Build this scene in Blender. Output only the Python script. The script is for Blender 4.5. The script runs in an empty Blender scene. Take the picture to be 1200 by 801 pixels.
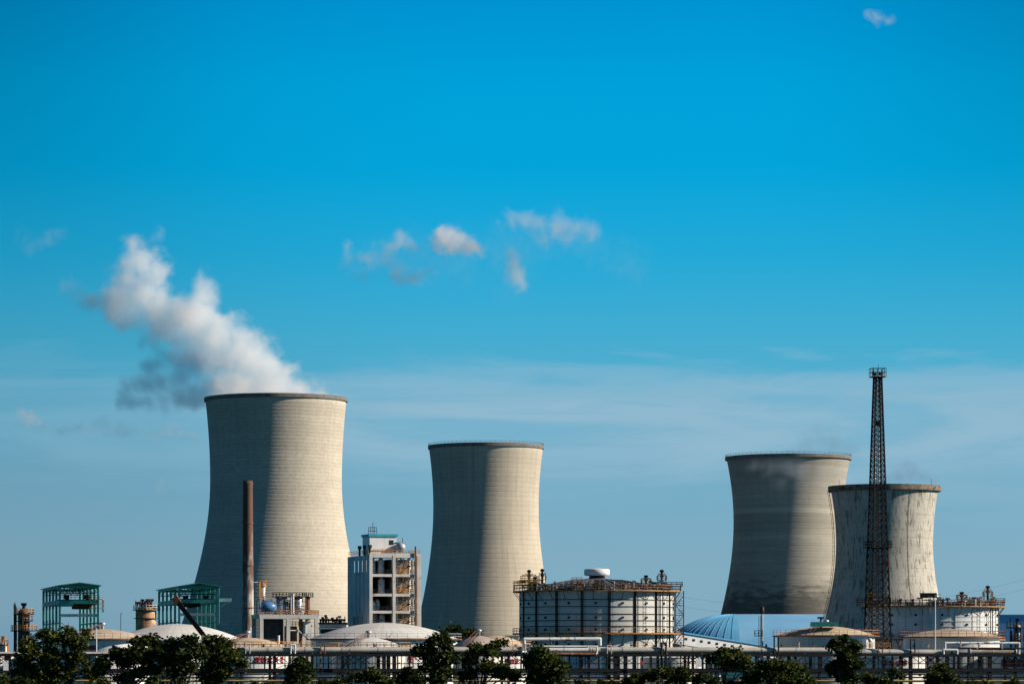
import bpy, bmesh, math, random
from mathutils import Vector, Matrix, noise as mnoise
R = math.radians
SC = bpy.context.scene
COL = SC.collection
random.seed(7)

# ------------------------------------------------------------------ camera
F = 4000.0            # focal length in pixels of the 1200 px wide photograph
CX, HY = 600.0, 775.0 # principal column, horizon row
CAMH = 9.0
cam = bpy.data.cameras.new('camera'); cam_o = bpy.data.objects.new('camera', cam); COL.objects.link(cam_o)
cam_o.location = (0, 0, CAMH); cam_o.rotation_euler = (R(90), 0, 0)
cam.sensor_width = 36.0; cam.lens = 36.0 * F / 1200.0
cam.shift_y = (HY - 400.5) / 1200.0
cam.clip_start = 1.0; cam.clip_end = 60000.0
SC.camera = cam_o

# ------------------------------------------------------------------ sky and sun
SUN_EL, SUN_AZ = 27.0, 92.5
SC.world = bpy.data.worlds.new('World'); SC.world.use_nodes = True
def build_sky():
    nt = SC.world.node_tree; N = nt.nodes; L = nt.links; N.clear()
    out = N.new('ShaderNodeOutputWorld'); bg = N.new('ShaderNodeBackground'); bg.inputs['Strength'].default_value = 0.15
    sky = N.new('ShaderNodeTexSky'); sky.sky_type = 'NISHITA'; sky.sun_disc = False
    sky.sun_elevation = R(SUN_EL); sky.sun_rotation = R(SUN_AZ)
    sky.air_density = 1.0; sky.dust_density = 0.6; sky.ozone_density = 2.0
    tc = N.new('ShaderNodeTexCoord'); sep = N.new('ShaderNodeSeparateXYZ'); L.new(tc.outputs['Generated'], sep.inputs[0])
    def math_(op, a, b=None, c=None):
        n = N.new('ShaderNodeMath'); n.operation = op
        for i, x in enumerate((a, b, c)):
            if x is None: continue
            if isinstance(x, (int, float)): n.inputs[i].default_value = x
            else: L.new(x, n.inputs[i])
        return n.outputs[0]
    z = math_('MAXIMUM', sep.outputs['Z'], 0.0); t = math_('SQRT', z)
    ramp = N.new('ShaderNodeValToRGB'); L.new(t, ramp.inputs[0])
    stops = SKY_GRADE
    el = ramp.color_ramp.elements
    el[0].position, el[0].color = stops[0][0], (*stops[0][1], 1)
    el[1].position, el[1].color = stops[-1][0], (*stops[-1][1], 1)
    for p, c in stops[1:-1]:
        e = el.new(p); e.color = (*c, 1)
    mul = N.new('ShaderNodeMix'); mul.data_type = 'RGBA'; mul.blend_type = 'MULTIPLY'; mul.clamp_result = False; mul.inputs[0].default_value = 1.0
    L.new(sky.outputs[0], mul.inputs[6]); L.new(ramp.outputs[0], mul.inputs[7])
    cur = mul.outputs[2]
    # the sky is a little deeper away from the sun, towards the left of the view
    side = N.new('ShaderNodeMapRange'); side.interpolation_type = 'SMOOTHSTEP'; L.new(sep.outputs['X'], side.inputs[0])
    for i, v in enumerate((-0.17, 0.0, 0.84, 1.0)): side.inputs[i+1].default_value = v
    sm = N.new('ShaderNodeVectorMath'); sm.operation = 'SCALE'; L.new(cur, sm.inputs[0]); L.new(side.outputs[0], sm.inputs[3]); cur = sm.outputs[0]
    # thin high cloud sheets: stretched noise in sky directions, inside a band above the horizon
    def sheet(cur, scale, lo, hi, z0, z1, z2, z3, amount, col, seed):
        mp = N.new('ShaderNodeMapping'); mp.inputs['Scale'].default_value = scale; mp.inputs['Location'].default_value = (seed, seed*0.7, seed*1.3)
        L.new(tc.outputs['Generated'], mp.inputs[0])
        ns = N.new('ShaderNodeTexNoise'); ns.inputs['Scale'].default_value = 1.0; ns.inputs['Detail'].default_value = 6.0
        ns.inputs['Roughness'].default_value = 0.55; ns.inputs['Distortion'].default_value = 0.6
        L.new(mp.outputs[0], ns.inputs['Vector'])
        # the band's edges wander with the noise
        zz = math_('ADD', sep.outputs['Z'], math_('MULTIPLY', math_('SUBTRACT', ns.outputs['Fac'], 0.5), 0.042))
        def mr(x, a, b, fa, fb):
            m = N.new('ShaderNodeMapRange'); m.interpolation_type = 'SMOOTHSTEP'
            for i, v in enumerate((a, b, fa, fb)): m.inputs[i+1].default_value = v
            L.new(x, m.inputs[0]); return m.outputs[0]
        f = math_('MULTIPLY', mr(ns.outputs['Fac'], lo, hi, 0.42, 1), math_('MULTIPLY', mr(zz, z0, z1, 0, 1), mr(zz, z2, z3, 1, 0)))
        # the sheets thin out towards the left of the view
        f = math_('MULTIPLY', f, mr(sep.outputs['X'], -0.12, -0.02, 0.35, 1.0))
        f = math_('MULTIPLY', f, amount)
        mx = N.new('ShaderNodeMix'); mx.data_type = 'RGBA'; L.new(f, mx.inputs[0]); L.new(cur, mx.inputs[6]); mx.inputs[7].default_value = (*col, 1)
        return mx.outputs[2]
    S = 1 / (0.15 * 2**0.45)
    # deeper blue high up on both sides
    ax = math_('ABSOLUTE', sep.outputs['X'])
    def mr2(x, a, b, fa, fb):
        m = N.new('ShaderNodeMapRange'); m.interpolation_type = 'SMOOTHSTEP'
        for i, v in enumerate((a, b, fa, fb)): m.inputs[i+1].default_value = v
        L.new(x, m.inputs[0]); return m.outputs[0]
    dk = math_('SUBTRACT', 1.0, math_('MULTIPLY', mr2(ax, 0.06, 0.17, 0.0, 0.26), mr2(sep.outputs['Z'], 0.07, 0.20, 0.0, 1.0)))
    s2 = N.new('ShaderNodeVectorMath'); s2.operation = 'SCALE'; L.new(cur, s2.inputs[0]); L.new(dk, s2.inputs[3]); cur = s2.outputs[0]
    cur = sheet(cur, (9, 9, 60), 0.38, 0.60, 0.040, 0.070, 0.0765, 0.0865, 0.95, (0.285*S, 0.485*S, 0.62*S), 3.1)
    cur = sheet(cur, (13, 13, 110), 0.48, 0.66, 0.072, 0.080, 0.082, 0.088, 0.6, (0.30*S, 0.50*S, 0.64*S), 8.4)
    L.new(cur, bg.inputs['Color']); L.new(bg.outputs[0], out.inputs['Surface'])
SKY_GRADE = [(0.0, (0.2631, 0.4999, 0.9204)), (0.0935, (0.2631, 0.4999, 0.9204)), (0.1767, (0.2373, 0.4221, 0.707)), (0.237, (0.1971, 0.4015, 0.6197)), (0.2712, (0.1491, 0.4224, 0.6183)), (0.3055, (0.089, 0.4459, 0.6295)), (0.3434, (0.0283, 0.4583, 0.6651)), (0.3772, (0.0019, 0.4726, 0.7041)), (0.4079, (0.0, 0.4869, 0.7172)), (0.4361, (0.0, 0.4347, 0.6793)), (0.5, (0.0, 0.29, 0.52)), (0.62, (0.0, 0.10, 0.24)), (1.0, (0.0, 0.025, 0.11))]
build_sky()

sun = bpy.data.lights.new('sun', 'SUN'); sun.energy = 5.0; sun.angle = R(0.53); sun.color = (1.0, 0.89, 0.75)
sun_o = bpy.data.objects.new('sun', sun); COL.objects.link(sun_o)
sv = Vector((math.sin(R(SUN_AZ))*math.cos(R(SUN_EL)), math.cos(R(SUN_AZ))*math.cos(R(SUN_EL)), math.sin(R(SUN_EL))))
sun_o.rotation_euler = sv.to_track_quat('Z', 'Y').to_euler(); sun_o.location = (300, -100, 300)
SC.view_settings.view_transform = 'Standard'; SC.view_settings.look = 'None'
SC.view_settings.exposure = 0.45; SC.view_settings.gamma = 1.0
try: SC.view_settings.use_curve_mapping = False
except Exception: pass
SC.cycles.max_bounces = 8; SC.cycles.diffuse_bounces = 3; SC.cycles.volume_bounces = 8; SC.cycles.transparent_max_bounces = 8

# ------------------------------------------------------------------ helpers
def S(D): return D / F                                  # metres per photo pixel at depth D
def XX(px, D): return (px - CX) * D / F
def ZZ(py, D): return CAMH + (HY - py) * D / F

class MB:
    def __init__(s): s.v = []; s.f = []; s.sm = []
    def add(s, vs, fs, smooth=False):
        o = len(s.v); s.v += [tuple(x) for x in vs]; s.f += [tuple(i + o for i in f) for f in fs]; s.sm += [smooth]*len(fs); return s
    def box(s, c, size, rz=0.0):
        hx, hy, hz = (d/2 for d in size); ca, sa = math.cos(rz), math.sin(rz); vs = []
        for dz in (-hz, hz):
            for dx, dy in ((-hx, -hy), (hx, -hy), (hx, hy), (-hx, hy)):
                vs.append((c[0]+dx*ca-dy*sa, c[1]+dx*sa+dy*ca, c[2]+dz))
        return s.add(vs, [(3, 2, 1, 0), (4, 5, 6, 7), (0, 1, 5, 4), (1, 2, 6, 5), (2, 3, 7, 6), (3, 0, 4, 7)])
    def b2(s, x0, x1, y0, y1, z0, z1): return s.box(((x0+x1)/2, (y0+y1)/2, (z0+z1)/2), (abs(x1-x0), abs(y1-y0), abs(z1-z0)))
    def bar(s, p0, p1, w, h=None):
        p0, p1 = Vector(p0), Vector(p1); d = (p1-p0)
        if d.length < 1e-6: return s
        d.normalize(); up = Vector((0, 0, 1)) if abs(d.z) < 0.95 else Vector((0, 1, 0))
        a = d.cross(up).normalized(); b = a.cross(d).normalized(); h = h or w
        vs = []
        for p in (p0, p1):
            for i, j in ((-1, -1), (1, -1), (1, 1), (-1, 1)): vs.append(p + a*(i*w/2) + b*(j*h/2))
        return s.add(vs, [(3, 2, 1, 0), (4, 5, 6, 7), (0, 1, 5, 4), (1, 2, 6, 5), (2, 3, 7, 6), (3, 0, 4, 7)])
    def tube(s, p0, p1, r, n=10, r2=None, caps=True):
        p0, p1 = Vector(p0), Vector(p1); d = (p1-p0).normalized(); r2 = r if r2 is None else r2
        up = Vector((0, 0, 1)) if abs(d.z) < 0.95 else Vector((1, 0, 0))
        a = d.cross(up).normalized(); b = a.cross(d).normalized(); vs = []
        for p, rr in ((p0, r), (p1, r2)):
            for i in range(n):
                t = 2*math.pi*i/n; vs.append(p + a*(math.cos(t)*rr) + b*(math.sin(t)*rr))
        s.add(vs, [(i, i+n, (i+1) % n + n, (i+1) % n) for i in range(n)], True)
        if caps: s.add(vs, [tuple(range(n)), tuple(range(2*n-1, n-1, -1))])
        return s
    def path(s, pts, r, n=8):
        for a, b in zip(pts, pts[1:]): s.tube(a, b, r, n)
        for p in pts[1:-1]: s.ball(p, r*1.02, 8, 6)
        return s
    def ball(s, c, r, n=16, m=10, sz=(1, 1, 1)):
        prof = [(math.sin(math.pi*i/m), -math.cos(math.pi*i/m)) for i in range(m+1)]
        vs = []; fs = []
        for (q, z) in prof:
            for k in range(n):
                t = 2*math.pi*k/n; vs.append((c[0]+r*sz[0]*q*math.cos(t), c[1]+r*sz[1]*q*math.sin(t), c[2]+r*sz[2]*z))
        for i in range(m):
            for k in range(n): fs.append((i*n+k, i*n+(k+1) % n, (i+1)*n+(k+1) % n, (i+1)*n+k))
        return s.add(vs, fs, True)
    def lathe(s, prof, n=48, c=(0, 0, 0), smooth=True, ph=0.0, cap0=False, cap1=False):
        vs = []; fs = []
        for (q, z) in prof:
            for k in range(n):
                t = 2*math.pi*k/n + ph; vs.append((c[0]+q*math.cos(t), c[1]+q*math.sin(t), c[2]+z))
        for i in range(len(prof)-1):
            for k in range(n): fs.append((i*n+k, i*n+(k+1) % n, (i+1)*n+(k+1) % n, (i+1)*n+k))
        s.add(vs, fs, smooth); m = len(prof)
        if cap0: s.add(vs[:n], [tuple(range(n-1, -1, -1))])
        if cap1: s.add(vs[(m-1)*n:], [tuple(range(n))])
        return s
    def ring(s, ri, ro, z0, z1, n=48, c=(0, 0, 0), ph=0.0, smooth=False):
        prof = [(ri, z0), (ro, z0), (ro, z1), (ri, z1), (ri, z0)]
        return s.lathe(prof, n, c, smooth, ph)
    def crail(s, Rr, z, h=1.1, n=40, w=0.08, rows=2, c=(0, 0, 0), a0=0.0, a1=2*math.pi):
        pts = [(c[0]+Rr*math.cos(a0+(a1-a0)*i/n), c[1]+Rr*math.sin(a0+(a1-a0)*i/n)) for i in range(n+1)]
        for i, p in enumerate(pts):
            s.bar((p[0], p[1], z), (p[0], p[1], z+h), w)
            if i < n:
                q = pts[i+1]
                for r in range(1, rows+1): s.bar((p[0], p[1], z+h*r/rows), (q[0], q[1], z+h*r/rows), w)
        return s
    def rail(s, p0, p1, h=1.1, step=1.5, w=0.08, rows=2):
        p0, p1 = Vector(p0), Vector(p1); n = max(1, int((p1-p0).length/step))
        for i in range(n+1):
            p = p0.lerp(p1, i/n); s.bar(p, p+Vector((0, 0, h)), w)
        for r in range(1, rows+1):
            d = Vector((0, 0, h*r/rows)); s.bar(p0+d, p1+d, w)
        return s
    def frail(s, x0, x1, y0, y1, z, **k):
        for a, b in (((x0, y0), (x1, y0)), ((x1, y0), (x1, y1)), ((x1, y1), (x0, y1)), ((x0, y1), (x0, y0))): s.rail((*a, z), (*b, z), **k)
        return s
    def build(s, name, mat, parent=None, label=None, kind=None):
        me = bpy.data.meshes.new(name); me.from_pydata(s.v, [], s.f); me.update()
        me.polygons.foreach_set('use_smooth', s.sm)
        bm = bmesh.new(); bm.from_mesh(me); bmesh.ops.recalc_face_normals(bm, faces=bm.faces); bm.to_mesh(me); bm.free()
        me.materials.append(mat)
        o = bpy.data.objects.new(name, me); COL.objects.link(o)
        if parent: o.parent = parent
        if label: o['label'] = label
        if kind: o['kind'] = kind
        return o

def tag(o, label, cat, group=None, kind=None):
    o['label'] = label; o['category'] = cat
    if group: o['group'] = group
    if kind: o['kind'] = kind
    return o
def thing(name, label, cat, px, D, group=None, rz=0.0, z=0.0):
    o = bpy.data.objects.new(name, None); COL.objects.link(o); o.empty_display_size = 1.0
    o.location = (XX(px, D), D, z); o.rotation_euler = (0, 0, rz)
    return tag(o, label, cat, group)
class Loc:            # local coordinates of a thing that stands at pixel column cx, depth D
    def __init__(s, cx, D): s.cx, s.D, s.s = cx, D, D/F
    def x(s, px, y=0.0): return (px-CX)*(s.D+y)/F - (s.cx-CX)*s.D/F
    def z(s, py, y=0.0): return CAMH + (HY-py)*(s.D+y)/F
    def w(s, p): return p*s.s

# ------------------------------------------------------------------ materials
def newmat(name):
    m = bpy.data.materials.new(name); m.use_nodes = True; nt = m.node_tree
    return m, nt, nt.nodes['Principled BSDF']
def nd(nt, t, **k):
    n = nt.nodes.new(t)
    for a, b in k.items(): setattr(n, a, b)
    return n
def mix(nt, fac, a, b, blend='MIX'):
    n = nt.nodes.new('ShaderNodeMix'); n.data_type = 'RGBA'; n.blend_type = blend
    for i, x in ((0, fac), (6, a), (7, b)):
        if isinstance(x, (int, float)): n.inputs[i].default_value = x
        elif isinstance(x, tuple): n.inputs[i].default_value = (*x, 1) if len(x) == 3 else x
        else: nt.links.new(x, n.inputs[i])
    return n.outputs[2]
def mth(nt, op, a, b=None, c=None, clamp=False):
    n = nt.nodes.new('ShaderNodeMath'); n.operation = op; n.use_clamp = clamp
    for i, x in enumerate((a, b, c)):
        if x is None: continue
        if isinstance(x, (int, float)): n.inputs[i].default_value = x
        else: nt.links.new(x, n.inputs[i])
    return n.outputs[0]
def mrange(nt, x, a, b, fa=0.0, fb=1.0, smooth=True):
    n = nt.nodes.new('ShaderNodeMapRange'); n.interpolation_type = 'SMOOTHSTEP' if smooth else 'LINEAR'
    nt.links.new(x, n.inputs[0])
    for i, v in enumerate((a, b, fa, fb)): n.inputs[i+1].default_value = v
    return n.outputs[0]
def coords(nt, scale=(1, 1, 1), loc=(0, 0, 0)):
    tc = nd(nt, 'ShaderNodeTexCoord'); mp = nd(nt, 'ShaderNodeMapping'); nt.links.new(tc.outputs['Object'], mp.inputs[0])
    mp.inputs['Scale'].default_value = scale; mp.inputs['Location'].default_value = loc
    return mp.outputs[0]
def noise(nt, vec, scale, detail=4, rough=0.55, dist=0.0):
    n = nd(nt, 'ShaderNodeTexNoise'); nt.links.new(vec, n.inputs['Vector'])
    n.inputs['Scale'].default_value = scale; n.inputs['Detail'].default_value = detail; n.inputs['Roughness'].default_value = rough; n.inputs['Distortion'].default_value = dist
    return n.outputs['Fac']
_seed = [0]
def pm(name, c1, c2=None, scale=0.5, rough=0.6, metal=0.0, rust=None, amt=0.0, rs=0.25, streak=0.0, streak_col=(0.12, 0.08, 0.05), spec=0.4):
    """weathered paint / metal / concrete: two tones of noise, patches of rust, vertical runs of dirt"""
    m, nt, b = newmat(name); _seed[0] += 3.7; lo = (_seed[0], _seed[0]*0.6, _seed[0]*1.9)
    c2 = c2 or tuple(x*0.75 for x in c1)
    v = coords(nt, (1, 1, 1), lo)
    col = mix(nt, mrange(nt, noise(nt, v, scale, 5), 0.32, 0.68), c2, c1)
    if amt > 0:
        col = mix(nt, mrange(nt, noise(nt, v, rs, 6, 0.65), 0.62-amt*0.4, 0.70-amt*0.3), col, rust or (0.16, 0.06, 0.025))
    if streak > 0:
        vs = coords(nt, (1.3, 1.3, 0.06), lo)
        col = mix(nt, mth(nt, 'MULTIPLY', mrange(nt, noise(nt, vs, 1.0, 4, 0.6), 0.56, 0.72), streak), col, streak_col)
    nt.links.new(col, b.inputs['Base Color'])
    b.inputs['Roughness'].default_value = rough; b.inputs['Metallic'].default_value = metal
    b.inputs['Specular IOR Level'].default_value = spec
    return m

M = {}
M['white'] = pm('white_tank_paint', (0.80, 0.78, 0.72), (0.66, 0.64, 0.58), 0.15, 0.45, rust=(0.30, 0.17, 0.09), amt=0.08, rs=0.35, streak=0.5, streak_col=(0.30, 0.22, 0.15))
M['white_clean'] = pm('white_wall_paint', (0.80, 0.79, 0.76), (0.70, 0.69, 0.66), 0.2, 0.55, streak=0.25, streak_col=(0.4, 0.35, 0.3))

M['dome_tan'] = pm('tan_dome_paint', (0.62, 0.50, 0.36), (0.48, 0.36, 0.25), 0.2, 0.6, rust=(0.28, 0.15, 0.08), amt=0.1, rs=0.4)
M['dome_pink'] = pm('grey_pink_dome_paint', (0.52, 0.43, 0.38), (0.40, 0.32, 0.28), 0.3, 0.6)
M['concrete'] = pm('frame_concrete', (0.62, 0.59, 0.55), (0.48, 0.46, 0.43), 0.3, 0.8, rust=(0.28, 0.18, 0.12), amt=0.06, rs=0.5, streak=0.4, streak_col=(0.25, 0.2, 0.16))
M['grey_wall'] = pm('grey_side_wall', (0.50, 0.52, 0.54), (0.40, 0.42, 0.44), 0.2, 0.7, streak=0.5, streak_col=(0.22, 0.22, 0.23))
M['dark'] = pm('dark_steel', (0.030, 0.030, 0.034), (0.016, 0.016, 0.018), 0.8, 0.65, rust=(0.07, 0.035, 0.02), amt=0.12, rs=0.5, spec=0.2)
M['black'] = pm('black_tar_paint', (0.012, 0.012, 0.013), (0.007, 0.007, 0.008), 0.8, 0.7, spec=0.15)
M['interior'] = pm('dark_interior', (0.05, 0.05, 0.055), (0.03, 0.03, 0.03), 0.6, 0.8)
M['rust'] = pm('rusty_steel', (0.22, 0.10, 0.05), (0.11, 0.05, 0.03), 0.7, 0.75, rust=(0.30, 0.17, 0.09), amt=0.2, rs=0.6)
M['orange'] = pm('orange_railing_paint', (0.68, 0.30, 0.04), (0.46, 0.17, 0.03), 0.8, 0.6, rust=(0.14, 0.06, 0.03), amt=0.15, rs=0.8)
M['rust_rail'] = pm('rusty_railing_paint', (0.34, 0.17, 0.06), (0.13, 0.07, 0.035), 0.5, 0.7, rust=(0.08, 0.04, 0.025), amt=0.3, rs=0.6)
M['ochre'] = pm('ochre_deck_paint', (0.46, 0.24, 0.05), (0.26, 0.11, 0.03), 0.4, 0.7, rust=(0.13, 0.06, 0.035), amt=0.25, rs=0.4)
M['yellow'] = pm('yellow_steel_paint', (0.72, 0.40, 0.04), (0.55, 0.27, 0.03), 0.8, 0.5, rust=(0.16, 0.07, 0.03), amt=0.15, rs=0.9)
M['green'] = pm('green_steel_paint', (0.07, 0.42, 0.33), (0.045, 0.30, 0.25), 0.5, 0.5, rust=(0.14, 0.10, 0.06), amt=0.06, rs=0.4)
M['green_pale'] = pm('pale_green_steel', (0.40, 0.58, 0.50), (0.28, 0.44, 0.38), 0.5, 0.5)
M['steel'] = pm('galvanised_steel', (0.48, 0.49, 0.50), (0.34, 0.35, 0.36), 0.6, 0.42, metal=0.35, rust=(0.22, 0.12, 0.07), amt=0.08, rs=0.5)
M['clad'] = pm('pipe_cladding', (0.55, 0.51, 0.43), (0.42, 0.38, 0.32), 0.35, 0.5, metal=0.2, rust=(0.24, 0.12, 0.06), amt=0.15, rs=0.3, streak=0.3)
M['rustclad'] = pm('rust_stained_cladding', (0.46, 0.38, 0.28), (0.30, 0.20, 0.13), 0.35, 0.6, rust=(0.24, 0.12, 0.06), amt=0.25, rs=0.4)
M['pipe_white'] = pm('white_pipe_paint', (0.74, 0.73, 0.69), (0.58, 0.57, 0.53), 0.4, 0.45, rust=(0.26, 0.15, 0.08), amt=0.1, rs=0.4)
M['blue_roof'] = pm('blue_roof_sheet', (0.22, 0.49, 0.74), (0.17, 0.42, 0.68), 0.06, 0.55, streak=0.3, streak_col=(0.25, 0.45, 0.62))
M['blue_drum'] = pm('blue_drum_paint', (0.10, 0.24, 0.45), (0.06, 0.16, 0.32), 0.5, 0.35)
M['teal'] = pm('teal_trim_paint', (0.03, 0.36, 0.42), (0.02, 0.28, 0.34), 0.5, 0.5)
M['red'] = pm('red_paint', (0.50, 0.03, 0.04), (0.36, 0.02, 0.03), 0.8, 0.6)
M['roof_grey'] = pm('gasholder_roof_sheet', (0.095, 0.095, 0.10), (0.06, 0.06, 0.065), 0.25, 0.8, rust=(0.10, 0.07, 0.05), amt=0.06, rs=0.3)
M['glass'] = pm('dark_window_glass', (0.03, 0.035, 0.045), (0.02, 0.02, 0.03), 0.6, 0.15)
M['bark'] = pm('tree_bark', (0.09, 0.065, 0.045), (0.05, 0.035, 0.025), 2.0, 0.9)
M['mast'] = pm('rusty_mast_steel', (0.014, 0.009, 0.009), (0.007, 0.006, 0.006), 1.0, 0.8, rust=(0.085, 0.026, 0.018), amt=0.18, rs=0.3, spec=0.15)

def shell_mat(name, base, kind, throat, ztop):
    """cast concrete of a cooling tower in cylinder coordinates: lift lines, panel joints, stains, runs"""
    m, nt, b = newmat(name)
    tc = nd(nt, 'ShaderNodeTexCoord'); sep = nd(nt, 'ShaderNodeSeparateXYZ'); nt.links.new(tc.outputs['Object'], sep.inputs[0])
    ang = mth(nt, 'MULTIPLY', mth(nt, 'ARCTAN2', sep.outputs['Y'], sep.outputs['X']), throat)
    z = sep.outputs['Z']
    cmb = nd(nt, 'ShaderNodeCombineXYZ'); nt.links.new(ang, cmb.inputs[0]); nt.links.new(z, cmb.inputs[1]); cyl = cmb.outputs[0]
    def mapped(sx, sz, off=0.0):
        mp = nd(nt, 'ShaderNodeMapping'); nt.links.new(cyl, mp.inputs[0]); mp.inputs['Scale'].default_value = (sx, sz, 1); mp.inputs['Location'].default_value = (off, off*1.7, off)
        return mp.outputs[0]
    def frac_line(x, period, width):       # 1 on a thin line once per period
        f = mth(nt, 'FRACT', mth(nt, 'DIVIDE', x, period))
        return mrange(nt, mth(nt, 'ABSOLUTE', mth(nt, 'SUBTRACT', f, 0.5)), 0.5-width, 0.5)
    big = noise(nt, mapped(0.05, 0.05), 1.0, 5, 0.6)
    col = mix(nt, mrange(nt, big, 0.3, 0.7), tuple(x*0.86 for x in base), base)
    wash = noise(nt, mapped(0.30, 0.016, 11.0), 1.0, 5, 0.62)
    zt_ = mrange(nt, z, ztop*0.45, ztop, 0.25, 1.0, False)
    col = mix(nt, mth(nt, 'MULTIPLY', mrange(nt, wash, 0.47, 0.66, 0.0, 0.22), zt_), col, tuple(x*0.45 for x in base))
    pale = noise(nt, mapped(0.16, 0.20, 23.0), 1.0, 4, 0.65)
    col = mix(nt, mrange(nt, pale, 0.56, 0.68, 0.0, 0.28), col, tuple(min(0.8, x*1.25) for x in base))
    fine = noise(nt, mapped(0.5, 0.8, 5.0), 1.0, 5, 0.65)
    col = mix(nt, mrange(nt, fine, 0.30, 0.72, 0.22, 0.0), col, tuple(x*0.45 for x in base))
    bands = noise(nt, mapped(0.008, 0.13, 2.0), 1.0, 4, 0.6)
    dk = tuple(x*0.5 for x in base); hgt = None
    if kind == 1:      # tower with strong lift lines and little dark marks along them
        lifts = frac_line(mth(nt, 'ADD', z, mth(nt, 'MULTIPLY', big, 1.2)), 1.55, 0.26)
        marks = mrange(nt, noise(nt, mapped(0.9, 0.65, 9.0), 1.0, 3, 0.6), 0.40, 0.64)
        col = mix(nt, mth(nt, 'MULTIPLY', lifts, mth(nt, 'MULTIPLY_ADD', marks, 0.34, 0.07)), col, tuple(x*0.42 for x in base))
        cell = noise(nt, mapped(0.65, 0.3, 4.0), 1.0, 2, 0.5)
        col = mix(nt, mrange(nt, cell, 0.48, 0.66, 0.0, 0.22), col, dk)
        col = mix(nt, mrange(nt, bands, 0.36, 0.66, 0.28, 0.0), col, dk)
        hgt = lifts
    elif kind == 2:    # smooth tower, faint lifts and climbing form joints
        lifts = frac_line(z, 2.6, 0.16); vert = frac_line(ang, 3.1, 0.10)
        col = mix(nt, mth(nt, 'MULTIPLY', mth(nt, 'MAXIMUM', lifts, vert), mrange(nt, fine, 0.3, 0.7, 0.12, 0.5)), col, dk)
        col = mix(nt, mrange(nt, noise(nt, mapped(0.35, 0.02, 3.0), 1.0, 4, 0.6), 0.46, 0.7, 0.0, 0.35), col, dk)
        col = mix(nt, mrange(nt, bands, 0.40, 0.66, 0.18, 0.0), col, dk)
        hgt = lifts
    elif kind == 3:    # broad bands of different pours, a pale band, dark growth near the foot
        col = mix(nt, mrange(nt, bands, 0.34, 0.66, 0.55, 0.0), col, dk)
        lifts = frac_line(z, 2.9, 0.14)
        col = mix(nt, mth(nt, 'MULTIPLY', lifts, mrange(nt, fine, 0.3, 0.7, 0.1, 0.4)), col, dk)
        zb = mth(nt, 'ABSOLUTE', mth(nt, 'SUBTRACT', z, 84.5))
        col = mix(nt, mrange(nt, mth(nt, 'ADD', zb, mth(nt, 'MULTIPLY', fine, 1.2)), 1.0, 2.4, 0.35, 0.0), col, tuple(min(1, x*1.5) for x in base))
        foot = mth(nt, 'ADD', z, mth(nt, 'MULTIPLY', mth(nt, 'SUBTRACT', noise(nt, mapped(0.12, 0.30, 7.0), 1.0, 6, 0.7), 0.5), 46.0))
        col = mix(nt, mrange(nt, foot, 36.0, 52.0, 0.75, 0.0), col, (0.05, 0.05, 0.045))
        hgt = lifts
    else:              # old pale tower: patched plaster panels, black drips and cracks
        lifts = frac_line(mth(nt, 'ADD', z, mth(nt, 'MULTIPLY', fine, 0.9)), 3.3, 0.07)
        vert = frac_line(mth(nt, 'ADD', ang, mth(nt, 'MULTIPLY', fine, 2.5)), 9.5, 0.018)
        crack = mrange(nt, noise(nt, mapped(0.25, 0.25, 6.0), 1.0, 3, 0.6), 0.46, 0.58)
        col = mix(nt, mth(nt, 'MULTIPLY', mth(nt, 'MAXIMUM', lifts, vert), mth(nt, 'MULTIPLY', crack, 0.6)), col, (0.10, 0.09, 0.08))
        drip = noise(nt, mapped(0.62, 0.11, 1.0), 1.0, 5, 0.62)
        col = mix(nt, mrange(nt, drip, 0.555, 0.63, 0.0, 0.65), col, (0.06, 0.055, 0.05))
        drip2 = noise(nt, mapped(1.5, 0.17, 13.0), 1.0, 4, 0.6)
        col = mix(nt, mrange(nt, drip2, 0.555, 0.63, 0.0, 0.65), col, (0.06, 0.055, 0.05))
        soot = noise(nt, mapped(0.10, 0.06, 17.0), 1.0, 4, 0.6)
        col = mix(nt, mrange(nt, soot, 0.42, 0.68, 0.0, 0.35), col, (0.24, 0.22, 0.19))
        top = mth(nt, 'SUBTRACT', z, mth(nt, 'MULTIPLY', noise(nt, mapped(0.55, 0.03, 8.0), 1.0, 4, 0.6), 34.0))
        col = mix(nt, mrange(nt, top, 61.0, 74.0, 0.0, 0.55), col, (0.10, 0.09, 0.08))
        hgt = mth(nt, 'MAXIMUM', lifts, drip)
    bump = nd(nt, 'ShaderNodeBump'); bump.inputs['Strength'].default_value = 0.35; bump.inputs['Distance'].default_value = 0.12; bump.invert = True
    nt.links.new(mth(nt, 'ADD', hgt, mth(nt, 'MULTIPLY', fine, 0.6)), bump.inputs['Height']); nt.links.new(bump.outputs[0], b.inputs['Normal'])
    nt.links.new(col, b.inputs['Base Color']); b.inputs['Roughness'].default_value = 0.9; b.inputs['Specular IOR Level'].default_value = 0.2
    return m

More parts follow.
